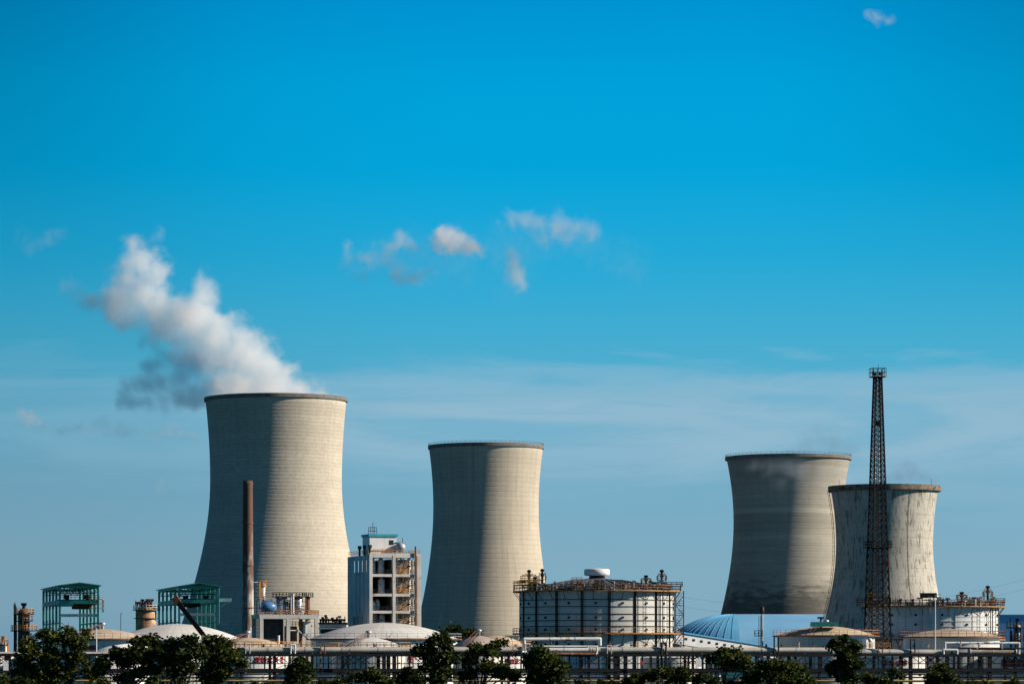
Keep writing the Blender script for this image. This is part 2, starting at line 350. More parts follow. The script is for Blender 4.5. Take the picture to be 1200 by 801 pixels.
def tank_mat(name, base, n_panels, radius, course, rust=0.1):
    """painted plate: course seams, vertical panel seams, runs of rust"""
    m, nt, b = newmat(name); _seed[0] += 2.3
    tc = nd(nt, 'ShaderNodeTexCoord'); sep = nd(nt, 'ShaderNodeSeparateXYZ'); nt.links.new(tc.outputs['Object'], sep.inputs[0])
    a = mth(nt, 'ARCTAN2', sep.outputs['Y'], sep.outputs['X'])
    cmb = nd(nt, 'ShaderNodeCombineXYZ'); nt.links.new(mth(nt, 'MULTIPLY', a, radius), cmb.inputs[0]); nt.links.new(sep.outputs['Z'], cmb.inputs[1]); cmb.inputs[2].default_value = _seed[0]
    def mapped(sx, sz):
        mp = nd(nt, 'ShaderNodeMapping'); nt.links.new(cmb.outputs[0], mp.inputs[0]); mp.inputs['Scale'].default_value = (sx, sz, 1); return mp.outputs[0]
    def line(x, period, w):
        f = mth(nt, 'FRACT', mth(nt, 'DIVIDE', x, period)); return mrange(nt, mth(nt, 'ABSOLUTE', mth(nt, 'SUBTRACT', f, 0.5)), 0.5-w, 0.5)
    big = noise(nt, mapped(0.15, 0.3), 1.0, 4)
    col = mix(nt, mrange(nt, big, 0.3, 0.7), tuple(x*0.82 for x in base), base)
    panel = mth(nt, 'FLOOR', mth(nt, 'MULTIPLY', a, n_panels/(2*math.pi)))
    wn = nd(nt, 'ShaderNodeTexWhiteNoise'); wn.noise_dimensions = '1D'; nt.links.new(panel, wn.inputs['W'])
    col = mix(nt, mth(nt, 'MULTIPLY', wn.outputs['Value'], 0.22), col, tuple(x*0.55 for x in base))
    seams = mth(nt, 'MAXIMUM', line(a, 2*math.pi/n_panels, 0.05), line(sep.outputs['Z'], course, 0.05))
    col = mix(nt, mth(nt, 'MULTIPLY', seams, 0.5), col, tuple(x*0.35 for x in base))
    run = noise(nt, mapped(1.1, 0.07), 1.0, 5, 0.6)
    col = mix(nt, mrange(nt, run, 0.54, 0.70, 0.0, 0.25+rust*2.5), col, (0.20, 0.11, 0.06))
    nt.links.new(col, b.inputs['Base Color']); b.inputs['Roughness'].default_value = 0.5; b.inputs['Specular IOR Level'].default_value = 0.2
    return m

def leaf_mat(name, dark, light, warm):
    m, nt, b = newmat(name)
    geo = nd(nt, 'ShaderNodeNewGeometry')
    rnd = geo.outputs['Random Per Island']
    v = coords(nt, (1, 1, 1), (len(name)*3.0, 0, 0))
    clump = noise(nt, v, 0.55, 3)
    col = mix(nt, rnd, dark, light)
    col = mix(nt, mrange(nt, clump, 0.45, 0.65, 0.0, 0.7), col, warm)
    nt.links.new(col, b.inputs['Base Color']); b.inputs['Roughness'].default_value = 0.6; b.inputs['Specular IOR Level'].default_value = 0.12
    tr = nd(nt, 'ShaderNodeBsdfTranslucent'); nt.links.new(col, tr.inputs[0])
    ms = nd(nt, 'ShaderNodeMixShader'); ms.inputs[0].default_value = 0.25
    nt.links.new(b.outputs[0], ms.inputs[1]); nt.links.new(tr.outputs[0], ms.inputs[2]); nt.links.new(ms.outputs[0], nt.nodes['Material Output'].inputs['Surface'])
    return m
M['leaf'] = leaf_mat('broadleaf_foliage', (0.009, 0.018, 0.006), (0.055, 0.078, 0.016), (0.110, 0.125, 0.024))
M['leaf_dark'] = leaf_mat('dark_foliage', (0.008, 0.017, 0.006), (0.042, 0.064, 0.016), (0.075, 0.098, 0.022))
M['leaf_light'] = leaf_mat('yellow_green_foliage', (0.012, 0.024, 0.006), (0.080, 0.100, 0.018), (0.170, 0.170, 0.030))

# ------------------------------------------------------------------ ground
def ground():
    m, nt, b = newmat('plant_soil')
    v = coords(nt)
    col = mix(nt, mrange(nt, noise(nt, v, 0.03, 6, 0.65), 0.35, 0.65), (0.010, 0.018, 0.009), (0.022, 0.025, 0.020))
    col = mix(nt, mrange(nt, noise(nt, v, 0.9, 4), 0.4, 0.7, 0.0, 0.5), col, (0.012, 0.018, 0.008))
    nt.links.new(col, b.inputs['Base Color']); b.inputs['Roughness'].default_value = 0.95; b.inputs['Specular IOR Level'].default_value = 0.1
    mb = MB(); n = 24; L = 9000.0; vs = []; fs = []
    for j in range(n+1):
        for i in range(n+1): vs.append((-L+2*L*i/n, -600+2*L*j/n, 0))
    for j in range(n):
        for i in range(n): a = j*(n+1)+i; fs.append((a, a+1, a+n+2, a+n+1))
    mb.add(vs, fs); o = mb.build('ground', m); o['kind'] = 'structure'; o['label'] = 'dark soil and rough grass of the plant site'
ground()

# ------------------------------------------------------------------ cooling towers
def cooling_tower(label, cx, D, py_top, half_throat, py_throat, c_up, c_dn, half_rim, base, kind, rim_h=1.3, rails=True, rim_mat=None):
    L = Loc(cx, D); s = L.s
    t = thing('cooling_tower', label, 'cooling tower', cx, D, 'hyperbolic cooling towers')
    zt, ztop = L.z(py_throat), L.z(py_top); rt = L.w(half_throat)
    def rad(z): 
        d = z-zt; c = (c_up if d > 0 else c_dn)*s
        return rt*math.sqrt(1+(d/c)**2)
    n = 44; zs = [ztop*i/n for i in range(n+1)]
    out = [(rad(z), z) for z in zs]; inn = [(rad(z)-0.9, z) for z in reversed(zs)]
    MB().lathe(out+inn, 144).build('shell', shell_mat('tower_concrete', base, kind, rt, ztop), t)
    r1 = rad(ztop); ro = L.w(half_rim)
    rm = rim_mat or M['rimc']
    rim = MB().ring(r1-0.95, ro, ztop-rim_h*0.55, ztop+rim_h*0.45, 144).build('rim', rm, t)
    if rails: MB().crail(ro-0.25, ztop+rim_h*0.45, 1.1, 72, 0.09, 2).build('railing', M['dark'], t)
    return t, rad, ztop, ro
M['rimc'] = pm('rim_concrete', (0.20, 0.18, 0.155), (0.13, 0.115, 0.10), 0.4, 0.85, streak=0.4)
M['rimc_old'] = pm('old_rim_concrete', (0.24, 0.19, 0.14), (0.13, 0.10, 0.08), 0.5, 0.9, rust=(0.06, 0.05, 0.04), amt=0.25, rs=0.4)
T1, rad1, top1, ro1 = cooling_tower('tallest ribbed concrete cooling tower with a white steam plume, behind the rusty chimney', 323.5, 1500, 468.5, 77, 563, 245, 164, 84, (0.62, 0.55, 0.44), 1, 1.6, rails=False)
T2, rad2, top2, ro2 = cooling_tower('smooth tan cooling tower standing alone between the concrete process building and the gasholder', 569.5, 1880, 524, 61.8, 594, 168, 165, 68, (0.60, 0.525, 0.41), 2, 1.9)
T3, rad3, top3, ro3 = cooling_tower('banded grey cooling tower behind the blue shed with thin vapour at its rim', 923.7, 1726, 537, 64, 611, 142, 150, 74, (0.46, 0.42, 0.34), 3, 1.6)
T4, rad4, top4, ro4 = cooling_tower('short pale cooling tower streaked with black drips, behind the lattice mast', 1036.5, 1480, 572.5, 56.5, 637, 134, 122, 66, (0.57, 0.53, 0.45), 4, 2.3, rails=False, rim_mat=M['rimc_old'])
# access ladder cage that hangs down the left flank of the short tower
def tower_ladder():
    mb = MB(); az = R(180); prev = None
    for i in range(40):
        z = top4 - 1.0 - i*2.0
        if z < 20: break
        q = rad4(z) + 0.6 + max(0, (1-i/22.0))*0.6; p = Vector((q*math.cos(az), q*math.sin(az)-1.5, z)); p2 = p+Vector((0, 1.0, 0)); p3 = p + Vector((-0.7, 0.5, 0))
        mb.bar(p, p2, 0.12); mb.bar(p, p3, 0.12); mb.bar(p3, p2, 0.12)
        if prev:
            for a, b in zip(prev, (p, p2, p3)): mb.bar(a, b, 0.14)
        prev = (p, p2, p3)
    mb.build('ladder', M['dark'], T4)
    mb = MB()
    q = rad4(top4*0.6); az = R(-68)
    for i in range(26):
        z0 = 14+i*(top4-16)/26; z1 = 14+(i+1)*(top4-16)/26
        a = (rad4(z0)+0.12); b = rad4(z1)+0.12
        mb.bar((a*math.cos(az), a*math.sin(az), z0), (b*math.cos(az), b*math.sin(az), z1), 0.10)
    mb.build('conductor', M['dark'], T4)
    for az_ in (R(-150), R(-40)): MB().bar(((ro4-0.4)*math.cos(az_), (ro4-0.4)*math.sin(az_), top4+0.9), ((ro4-0.4)*math.cos(az_), (ro4-0.4)*math.sin(az_), top4+3.4), 0.14).build('lightning_rod', M['dark'], T4)
tower_ladder()

# ------------------------------------------------------------------ the two big ribbed gasholders
def polar(q, az, z): return (q*math.cos(az), q*math.sin(az), z)
def gasholder(name, label, cx, D, half, half_deck, py_rim, py_mid, py_apex, courses_py, cap, n=18, ph=7.7, plain=False):
    L = Loc(cx, D); Rr = L.w(half); Ro = L.w(half_deck); zr, zm, za = L.z(py_rim), L.z(py_mid), L.z(py_apex)
    t = thing(name, label, 'storage tank', cx, D, 'big ribbed storage tanks')
    a0 = R(-90+ph); step = 2*math.pi/n; ap = Rr*math.cos(step/2)
    MB().lathe([(Rr, 0), (Rr, zr)], 72, ph=a0, smooth=True).build('shell', M['plate_plain' if plain else 'plate'], t)
    ap = Rr-0.05
    prof = [(Rr-0.3, zr+0.02)]
    for i in range(1, 13): q = 1-i/12; prof.append(((Rr-0.3)*q+0.01, zr+0.02+(za-zr)*(1-q*q)*0.55+(za-zr)*(1-q)*0.45))
    MB().lathe(prof, 36).build('roof', M['roof_grey'], t)
    rr = MB()
    for k in range(36):
        az = R(k*10)
        for i in range(8): rr.bar(polar(prof[i][0], az, prof[i][1]+0.12), polar(prof[i+1][0], az, prof[i+1][1]+0.12), 0.16)
    rr.build('roof_rib', M['roof_grey'], t, kind='stuff')
    if cap:
        zc0, zc1, w = cap
        v = MB().lathe([(L.w(w*0.62), za-0.5), (L.w(w*0.62), L.z(zc0)-0.1)], 24, cap1=True).build('vent_neck', M['dark'], t)
        MB().lathe([(L.w(w)*0.9, L.z(zc0)), (L.w(w), L.z(zc0)+0.25), (L.w(w), L.z(zc1)-0.2), (L.w(w)*0.93, L.z(zc1)), (0.01, L.z(zc1)+0.25)], 32, cap0=True).build('vent_cap', M['white_clean'], t)
    for k in range(n):
        az = a0+k*step
        mb = MB(); q = Rr+0.08
        if plain and k % 3: continue
        tx, ty = -math.sin(az)*0.2, math.cos(az)*0.2
        for e in ((-1, 1) if not plain else (0,)): mb.bar((polar(q, az, 0)[0]+tx*e, polar(q, az, 0)[1]+ty*e, 0), (polar(q, az, 0)[0]+tx*e, polar(q, az, 0)[1]+ty*e, zr), 0.26, 0.26)
        mb.build('stanchion', M['steel' if plain else 'dark'], t)
    for py in courses_py:
        MB().ring(Rr-0.2, Rr+0.12, L.z(py)-0.10, L.z(py)+0.10, 72, ph=a0).build('wind_girder', M['plate_plain' if plain else 'dark'], t)
    up = MB().ring(Rr+0.1, Ro, zr-0.18, zr+0.12, 54).build('upper_deck', M['ochre'], t)
    MB().crail(Ro-0.1, zr+0.12, 1.25, 64, 0.09, 2).build('railing', M['rust_rail'], up)
    MB().crail(Rr-0.6, zr+0.4, 1.2, 54, 0.09, 2).build('inner_railing', M['dark'], up)
    for k in range(18):
        az = R(-180+k*10.5+2); MB().bar(polar(Rr+0.1, az, zr-2.2), polar(Ro-0.15, az, zr-0.2), 0.13).build('deck_bracket', M['rust'], up)
    lo = MB().ring(Rr+0.2, Ro+0.1, zm-0.22, zm+0.10, 54).build('lower_deck', M['ochre'], t)
    MB().crail(Ro, zm+0.1, 1.2, 64, 0.09, 2).build('railing', M['rust_rail'], lo)
    for k in range(18):
        az = R(-180+k*10.5+2); MB().bar(polar(Rr+0.1, az, zm-2.4), polar(Ro, az, zm-0.25), 0.13).build('deck_bracket', M['dark'], lo)
    # manholes between the stanchions
    for k in range(n):
        az = a0+(k+0.5)*step
        if -math.sin(az) < 0.1: continue
        for py in (courses_py[0]+4, courses_py[2]+4, py_mid-4, py_mid+13):
            MB().tube(polar(ap+0.0, az, L.z(py)), polar(ap+0.35, az, L.z(py)), 0.30, 10).build('manhole', M['dark'], t)
    # caged ladder and a pair of riser pipes on the lit side
    for az_, nm in ((R(-56), 'ladder'), (R(-30), 'ladder')):
        mb = MB(); q = Rr+0.9
        for d in (-0.35, 0.35):
            c = polar(q, az_, 0); mb.bar((c[0]+d, c[1], 4), (c[0]+d, c[1], zr+1.2), 0.13)
        i = 4.0
        while i < zr+1: mb.bar((c[0]-0.35, c[1], i), (c[0]+0.35, c[1], i), 0.10); i += 0.9
        mb.build(nm, M['dark'], t)
    for az_ in (R(-40), R(-37)):
        mb = MB(); c = polar(Rr+0.75, az_, 0); mb.tube((c[0], c[1], 0), (c[0], c[1], zr+0.5), 0.13, 8); mb.build('riser_pipe', M['dark'], t)
    return t, L, Rr, Ro, zr, zm, za
M['plate_plain'] = tank_mat('plain_plate_paint', (0.74, 0.74, 0.72), 24, 16.0, 1.7, 0.03)
M['plate'] = tank_mat('ribbed_plate_paint', (0.62, 0.61, 0.565), 18, 20.0, 1.7, 0.03)

def valve_stand(parent, x, y, z, h, w, mat, post=True):
    """yellow or dark steel cage with pipes and a tall valve post on a tank's deck"""
    r = MB()
    for dx in (-w/2, w/2):
        for dy in (-w/2, w/2): r.bar((x+dx, y+dy, z), (x+dx, y+dy, z+h*0.75), 0.14)
    for k in range(1, 4):
        zz = z+h*0.25*k
        r.frail(x-w/2, x+w/2, y-w/2, y+w/2, zz-0.05, h=0.05, step=3, w=0.13, rows=1)
    r.box((x, y, z+h*0.5), (w*1.25, w*1.25, 0.14)); r.frail(x-w*0.62, x+w*0.62, y-w*0.62, y+w*0.62, z+h*0.5, h=1.0, step=1.0, w=0.09)
    o = r.build('valve_stand', mat, parent)
    if post:
        MB().tube((x, y, z), (x, y, z+h), 0.28, 8).box((x, y, z+h*0.92), (1.0, 0.9, 0.5)).box((x, y, z+h*0.7), (0.9, 0.8, 0.6)).bar((x-0.9, y, z+h*0.8), (x+0.9, y, z+h*0.8), 0.15).build('valve_post', M['dark'], o)

def rim_clutter(parent, Rr, z, seed, az0, az1, n):
    """pipes, small valves, lamp brackets crowding the edge of a tank roof"""
    rnd = random.Random(seed)
    for mat, nm, frac in (('rust', 'deck_pipework', 0.5), ('steel', 'deck_fittings', 0.5)):
        mb = MB()
        for i in range(int(n*frac)):
            az = az0+(az1-az0)*rnd.random(); q = Rr-0.5-rnd.random()*2.5; c = polar(q, az, z); h = 0.4+rnd.random()*1.6
            mb.tube((c[0], c[1], z-0.2), (c[0], c[1], z+h), 0.10+rnd.random()*0.12, 6)
            if rnd.random() < 0.6: mb.box((c[0], c[1], z+h), (0.5+rnd.random(), 0.5, 0.3+rnd.random()*0.3))
            if rnd.random() < 0.5: mb.tube((c[0], c[1], z+h*0.6), (c[0]+rnd.uniform(-3, 3), c[1]+0.3, z+h*0.6), 0.10, 6)
        mb.build(nm, M[mat], parent, kind='stuff')

GH, Lg, Rg, Rog, zg, zmg, zag = gasholder('gasholder', 'wide ribbed gasholder with a white mushroom vent on its grey roof, centre of the plant', 699.5, 850, 90, 98.5, 693, 742, 676.5, (703.5, 711.5, 720, 727.5, 734), (674, 666.5, 15))
for px, h, w, mt, y in ((609, 2.9, 2.6, 'yellow', -5.0), (620, 5.2, 3.4, 'yellow', -8), (627, 3.4, 3.0, 'yellow', -10), (615, 3.0, 2.4, 'orange', -9), (635.5, 5.4, 1.5, 'dark', -9.5), (757, 3.8, 2.0, 'orange', -10), (775.5, 5.2, 1.9, 'yellow', -9.5), (790, 2.4, 3.2, 'orange', -4), (676, 2.2, 2.0, 'orange', -16.5)):
    valve_stand(GH, Lg.x(px, y), y, zg+0.1 + (0 if abs(px-700) > 40 else 0.9), h, w, M[mt], h > 3)
rim_clutter(GH, Rg, zg+0.3, 4, R(-175), R(-5), 120)
def stair_tower(parent, x, y, z0, z1, mat, w=2.6, flights=5, side=1):
    mb = MB(); dz = (z1-z0)/flights
    for dx in (0, w):
        for dy in (-1, 1): mb.bar((x+side*dx, y+dy, z0), (x+side*dx, y+dy, z1+1.2), 0.13)
    for k in range(flights):
        a, b = (0, w) if k % 2 else (w, 0)
        mb.bar((x+side*a, y-0.9, z0+dz*k), (x+side*b, y-0.9, z0+dz*(k+1)), 0.7, 0.16)
        mb.bar((x+side*a, y-1.2, z0+dz*k+1), (x+side*b, y-1.2, z0+dz*(k+1)+1), 0.09)
        mb.box((x+side*w/2, y, z0+dz*k), (w, 2.2, 0.12)); mb.rail((x, y-1.1, z0+dz*k), (x+side*w, y-1.1, z0+dz*k), 1.1, 1.0, 0.09)
    return mb.build('stair_tower', mat, parent)
stair_tower(GH, Rg*0.985+0.6, -3.0, 1.0, zg-1, M['rust'], 2.0, 10)

GF, Lf, Rf, Rof, zf, zmf, zaf = gasholder('ribbed_tank', 'ribbed white storage tank standing right behind the lattice mast', 1092, 860, 77, 85, 711, 749, 706.5, (717, 722.5, 728, 734, 741), None, n=16, ph=13, plain=True)
for px, h, w, mt, y in ((1127, 3.6, 2.0, 'orange', -9), (1157.5, 5.2, 1.9, 'yellow', -7), (1168, 2.0, 3.0, 'orange', -4), (1020, 4.4, 1.6, 'yellow', -7), (1010, 2.2, 2.2, 'rust', -3), (1140, 2.2, 3.0, 'orange', -11)):
    valve_stand(GF, Lf.x(px, y), y, zf+0.1, h, w, M[mt], h > 3)
rim_clutter(GF, Rf, zf+0.3, 9, R(-175), R(-5), 90)
g = MB(); g.box((Lf.x(1088, -14), -14, zf+2.7), (4.0, 1.6, 1.2)); g.bar((Lf.x(1081, -14), -14, zf), (Lf.x(1081, -14), -14, zf+2.2), 0.2); g.bar((Lf.x(1094, -14), -14, zf), (Lf.x(1094, -14), -14, zf+2.2), 0.2)
g.build('cabinet', M['dark'], GF)

# ------------------------------------------------------------------ dome roofed tanks
def dome_tank(label, cx, D, half, py_rim, py_apex, roof_mat, shell_mat_, deck=True, panels=40, vent=True, rail_mat='steel', stair=None, name='dome_tank', low=0.92, group='dome roofed tanks'):
    L = Loc(cx, D); Rr = L.w(half); zr, za = L.z(py_rim), L.z(py_apex)
    t = thing(name, label, 'storage tank', cx, D, group)
    MB().lathe([(Rr, 0), (Rr, zr)], 72).build('shell', shell_mat_, t)
    prof = []; k = 14
    for i in range(k+1):
        q = 1-i/k; prof.append((max(0.01, (Rr+0.15)*q), zr+(za-zr)*((1-q*q)*low+(1-q)*(1-low))))
    rf = MB().lathe(prof, 72).build('roof', roof_mat, t)
    if deck:
        d = MB().ring(Rr+0.05, Rr+1.0, zr-0.25, zr-0.05, 72).build('rim_walkway', M['rust'], t)
        MB().crail(Rr+0.9, zr-0.05, 1.1, max(40, int(Rr*3)), 0.07, 2).build('railing', M[rail_mat], d)
    if vent:
        MB().tube((0, 0, za-0.2), (0, 0, za+0.9), 0.35, 10).lathe([(0.6, za+0.9), (0.6, za+1.2), (0.01, za+1.35)], 12, cap0=True).build('vent', M['steel'], t)
        for dd in (-0.4, 0.4):
          mb = MB()
          for i in range(k):
            a, b = prof[i], prof[i+1]; az = R(-112)
            mb.bar((a[0]*math.cos(az)+dd, a[0]*math.sin(az), a[1]+0.75), (b[0]*math.cos(az)+dd, b[0]*math.sin(az), b[1]+0.75), 0.07)
            mb.bar((a[0]*math.cos(az)+dd, a[0]*math.sin(az), a[1]), (a[0]*math.cos(az)+dd, a[0]*math.sin(az), a[1]+0.75), 0.06)
          mb.build('roof_handrail', M['rust'], t)
    if stair is not None:
        mb = MB(); m = 30
        for i in range(m):
            a, b = R(stair)+R(1.6)*i, R(stair)+R(1.6)*(i+1); z0, z1 = zr*i/m, zr*(i+1)/m
            mb.bar(polar(Rr+0.5, a, z0), polar(Rr+0.5, b, z1), 0.7, 0.14); mb.bar(polar(Rr+0.85, a, z0+1), polar(Rr+0.85, b, z1+1), 0.07); mb.bar(polar(Rr+0.85, a, z0), polar(Rr+0.85, a, z0+1), 0.06)
        mb.build('spiral_stair', M['dark'], t)
    return t, L, Rr, zr, za
M['dome_white'] = tank_mat('dome_roof_plate', (0.78, 0.76, 0.71), 36, 12.0, 0.9, 0.04)
M['shell_a'] = tank_mat('white_plate_seams', (0.80, 0.78, 0.73), 22, 14, 1.9, 0.05)
M['shell_b'] = tank_mat('cream_plate_seams', (0.74, 0.70, 0.62), 18, 10, 1.8, 0.12)
M['shell_grey'] = tank_mat('grey_panel_cladding', (0.60, 0.60, 0.57), 56, 12, 40.0, 0.10)

tA = dome_tank('wide low white dome behind the leaning black boom and the left trees', 208, 760, 78, 750, 730.5, M['dome_white'], M['shell_a'], stair=None, vent=False, deck=False)
tB = dome_tank('tan domed tank with a dark red panel, left of the wide white dome', 120, 660, 55, 748, 736.5, M['dome_tan'], M['shell_a'], vent=True)
tC = dome_tank('large white domed tank in front of the concrete process building', 450, 720, 86, 748, 729, M['dome_white'], M['shell_a'], stair=-130, vent=False)
tD = dome_tank('small white dome with rusty handrails in front of the large domed tank', 432, 635, 43, 759, 746.5, M['dome_white'], M['shell_b'], rail_mat='orange')
tE = dome_tank('small tan dome at the foot of the rusty chimney', 290, 640, 48, 758, 746.5, M['dome_tan'], M['shell_a'], rail_mat='orange')
tF_ = dome_tank('grey pink ribbed dome half hidden by trees below the smooth tower', 561, 655, 30, 757, 744.5, M['dome_pink'], M['shell_b'], deck=False)
tG = dome_tank('cream dome tucked behind the grey pink dome, left of the gasholder', 583, 690, 34, 757, 744, M['dome_tan'], M['shell_a'], vent=False, rail_mat='orange')
tH = dome_tank('flat cream tank with panelled grey sides between blue shed and mast', 968, 700, 57, 744, 733, M['dome_tan'], M['shell_grey'], rail_mat='orange', low=0.9)
tI = dome_tank('orange tan domed tank with streaky grey sides in front of the mast tank', 1115, 650, 56, 745.5, 736.5, M['dome_tan'], M['shell_grey'], rail_mat='rust', vent=False)
tJ = dome_tank('low white tank under the pipe rack below the lattice mast', 1043, 640, 44, 769, 766.5, M['dome_white'], M['shell_b'], deck=False, vent=False)
tK = dome_tank('low white tank under the pipe rack at the right edge', 1215, 640, 62, 768.5, 766, M['dome_white'], M['shell_b'], deck=False, vent=False)
tL = dome_tank('low white tank under the pipe rack at the left edge', -14, 660, 34, 769, 766, M['dome_white'], M['shell_b'], deck=False, vent=False)
tM = dome_tank('low cream tank under the pipe rack between the conveyor gallery and the gasholder', 786, 690, 36, 770, 767, M['dome_white'], M['shell_b'], deck=False, vent=False)

# red slogan characters and panels painted on the tank sides, built as thin raised strokes on the plate
def stroke_block(mb, Rr, az, z, w, h, strokes):
    for (u0, v0, u1, v1) in strokes:
        a0, a1 = az+(u0-0.5)*w/Rr, az+(u1-0.5)*w/Rr
        p0 = polar(Rr+0.05, a0, z+(v0-0.5)*h); p1 = polar(Rr+0.05, a1, z+(v1-0.5)*h); mb.bar(p0, p1, 0.10, 0.27)
GLYPHS = [
    [(0, .95, 1, .95), (.5, 1, .5, 0), (.05, .55, .95, .55), (0, .05, 1, .05), (.2, .95, .05, .3)],
    [(0, .8, 1, .8), (.1, .8, .1, 0), (.9, .8, .9, 0), (.1, .4, .9, .4), (.1, .05, .9, .05), (.5, 1, .5, .4)],
    [(.5, 1, .1, .5), (.5, 1, .95, .5), (.2, .5, .8, .5), (.5, .5, .5, 0), (0, .02, 1, .02), (.2, .25, .8, .25)],
    [(.1, .9, .4, .9), (.25, 1, .25, 0), (.05, .5, .45, .5), (.55, .95, 1, .95), (.6, .95, .6, .1), (.95, .95, .95, 0), (.6, .5, .95, .5)],
]
def slogan(tk, pxs, py, size_px):
    t, L, Rr = tk[0], tk[1], tk[2]
    for i, px in enumerate(pxs):
        az = -math.acos(max(-1, min(1, (px-L.cx)/(Rr/L.s))))
        mb = MB(); stroke_block(mb, Rr, az, L.z(py, -Rr*abs(math.sin(az))), L.w(size_px), L.w(size_px), GLYPHS[i % 4]); mb.build('painted_character', M['red'], t)
slogan(tE, (306, 312.5, 319, 325.5, 332), 772.5, 5.6)
slogan(tC, (398, 408, 420, 427, 434, 442, 450, 474, 484), 772, 6.2)
slogan(tG, (595, 600.5, 605.5), 774, 5.2)
slogan(tJ, (1032, 1040, 1049, 1055), 776, 5.5)
slogan(tK, (1172, 1179, 1186), 776.5, 6.0)
def panel_on(tk, px0, px1, py0, py1, mat, name='painted_panel'):
    t, L, Rr = tk[0], tk[1], tk[2]
    f = lambda px: -math.acos(max(-1, min(1, (px-L.cx)*L.s/Rr)))
    a0, a1 = f(px0), f(px1); z0, z1 = L.z(py1, -Rr), L.z(py0, -Rr); vs = []; fs = []; n = 8
    for i in range(n+1):
        a = a0+(a1-a0)*i/n
        for q in (Rr+0.03, Rr+0.10):
            for z in (z0, z1): vs.append(polar(q, a, z))
    for i in range(n):
        o = i*4; fs += [(o+2, o+6, o+7, o+3), (o, o+1, o+5, o+4), (o+1, o+3, o+7, o+5), (o, o+4, o+6, o+2)]
    fs += [(0, 2, 3, 1), (n*4, n*4+1, n*4+3, n*4+2)]
    MB().add(vs, fs).build(name, mat, t)
panel_on(tB, 96, 119, 755.5, 761, M['red'])
panel_on(tK, 1168, 1196, 772, 781, pm('dark_red_panel', (0.36, 0.03, 0.04), (0.25, 0.02, 0.03), 0.8, 0.7))  # darker red than the painted characters
g = MB().box((tH[1].x(966, -6), -6, tH[4]+0.3), (5.4, 4, 0.9)).build('roof_hatch', M['green'], tH[0])
MB().tube((tH[1].x(962, -7), -7, tH[3]), (tH[1].x(962, -7), -7, tH[4]+1.6), 0.22, 8).box((tH[1].x(962, -7), -7, tH[4]+1.6), (1.4, 0.6, 0.4)).build('vent_pipe', M['rust'], tH[0])

# ------------------------------------------------------------------ rusty chimney
def chimney():
    D = 1000; L = Loc(290.5, D); z1 = L.z(563); r0, r1 = L.w(7.4), L.w(5.6)
    t = thing('chimney', 'tall chimney, rusty brown on top and dirty white below, in front of the tallest tower', 'chimney', 290.5, D)
    m, nt, b = newmat('stained_chimney_paint')
    tc = nd(nt, 'ShaderNodeTexCoord'); sep = nd(nt, 'ShaderNodeSeparateXYZ'); nt.links.new(tc.outputs['Object'], sep.inputs[0])
    v = coords(nt, (0.6, 0.6, 0.16)); n1 = noise(nt, v, 1.0, 6, 0.65); v2 = coords(nt, (1.4, 1.4, 0.05)); n2 = noise(nt, v2, 1.0, 4)
    h = mth(nt, 'ADD', sep.outputs['Z'], mth(nt, 'MULTIPLY', mth(nt, 'SUBTRACT', n1, 0.5), 46.0))
    col = mix(nt, mrange(nt, n2, 0.35, 0.7), (0.56, 0.51, 0.44), (0.36, 0.31, 0.26))
    col = mix(nt, mrange(nt, n1, 0.44, 0.58, 0.0, 0.8), col, (0.15, 0.075, 0.05))
    col = mix(nt, mrange(nt, h, 26.0, 46.0), col, (0.11, 0.046, 0.028))
    col = mix(nt, mrange(nt, sep.outputs['Z'], z1-6, z1-2, 0, 0.7), col, (0.07, 0.04, 0.03))
    nt.links.new(col, b.inputs['Base Color']); b.inputs['Roughness'].default_value = 0.75
    prof = []
    for i in range(31): q = i/30; prof.append((r0+(r1-r0)*q, z1*q))
    MB().lathe(prof+[(r1-0.25, z1), (r1-0.25, z1-3), (0.01, z1-3)], 40).build('stack', m, t)
    for q in (0.2, 0.4, 0.6, 0.8, 0.985):
        rr = r0+(r1-r0)*q; MB().ring(rr-0.02, rr+0.16, z1*q-0.15, z1*q+0.15, 40).build('flange', M['rust'], t)
    mb = MB()
    for d in (-0.3, 0.3): mb.bar((d-0.6, -r0-0.25, 0), (d-0.6, -r1-0.25, z1), 0.09)
    for i in range(70): mb.bar((-0.9, -(r0+(r1-r0)*i/70)-0.25, z1*i/70), (-0.3, -(r0+(r1-r0)*i/70)-0.25, z1*i/70), 0.07)
    mb.build('ladder', M['dark'], t)
chimney()

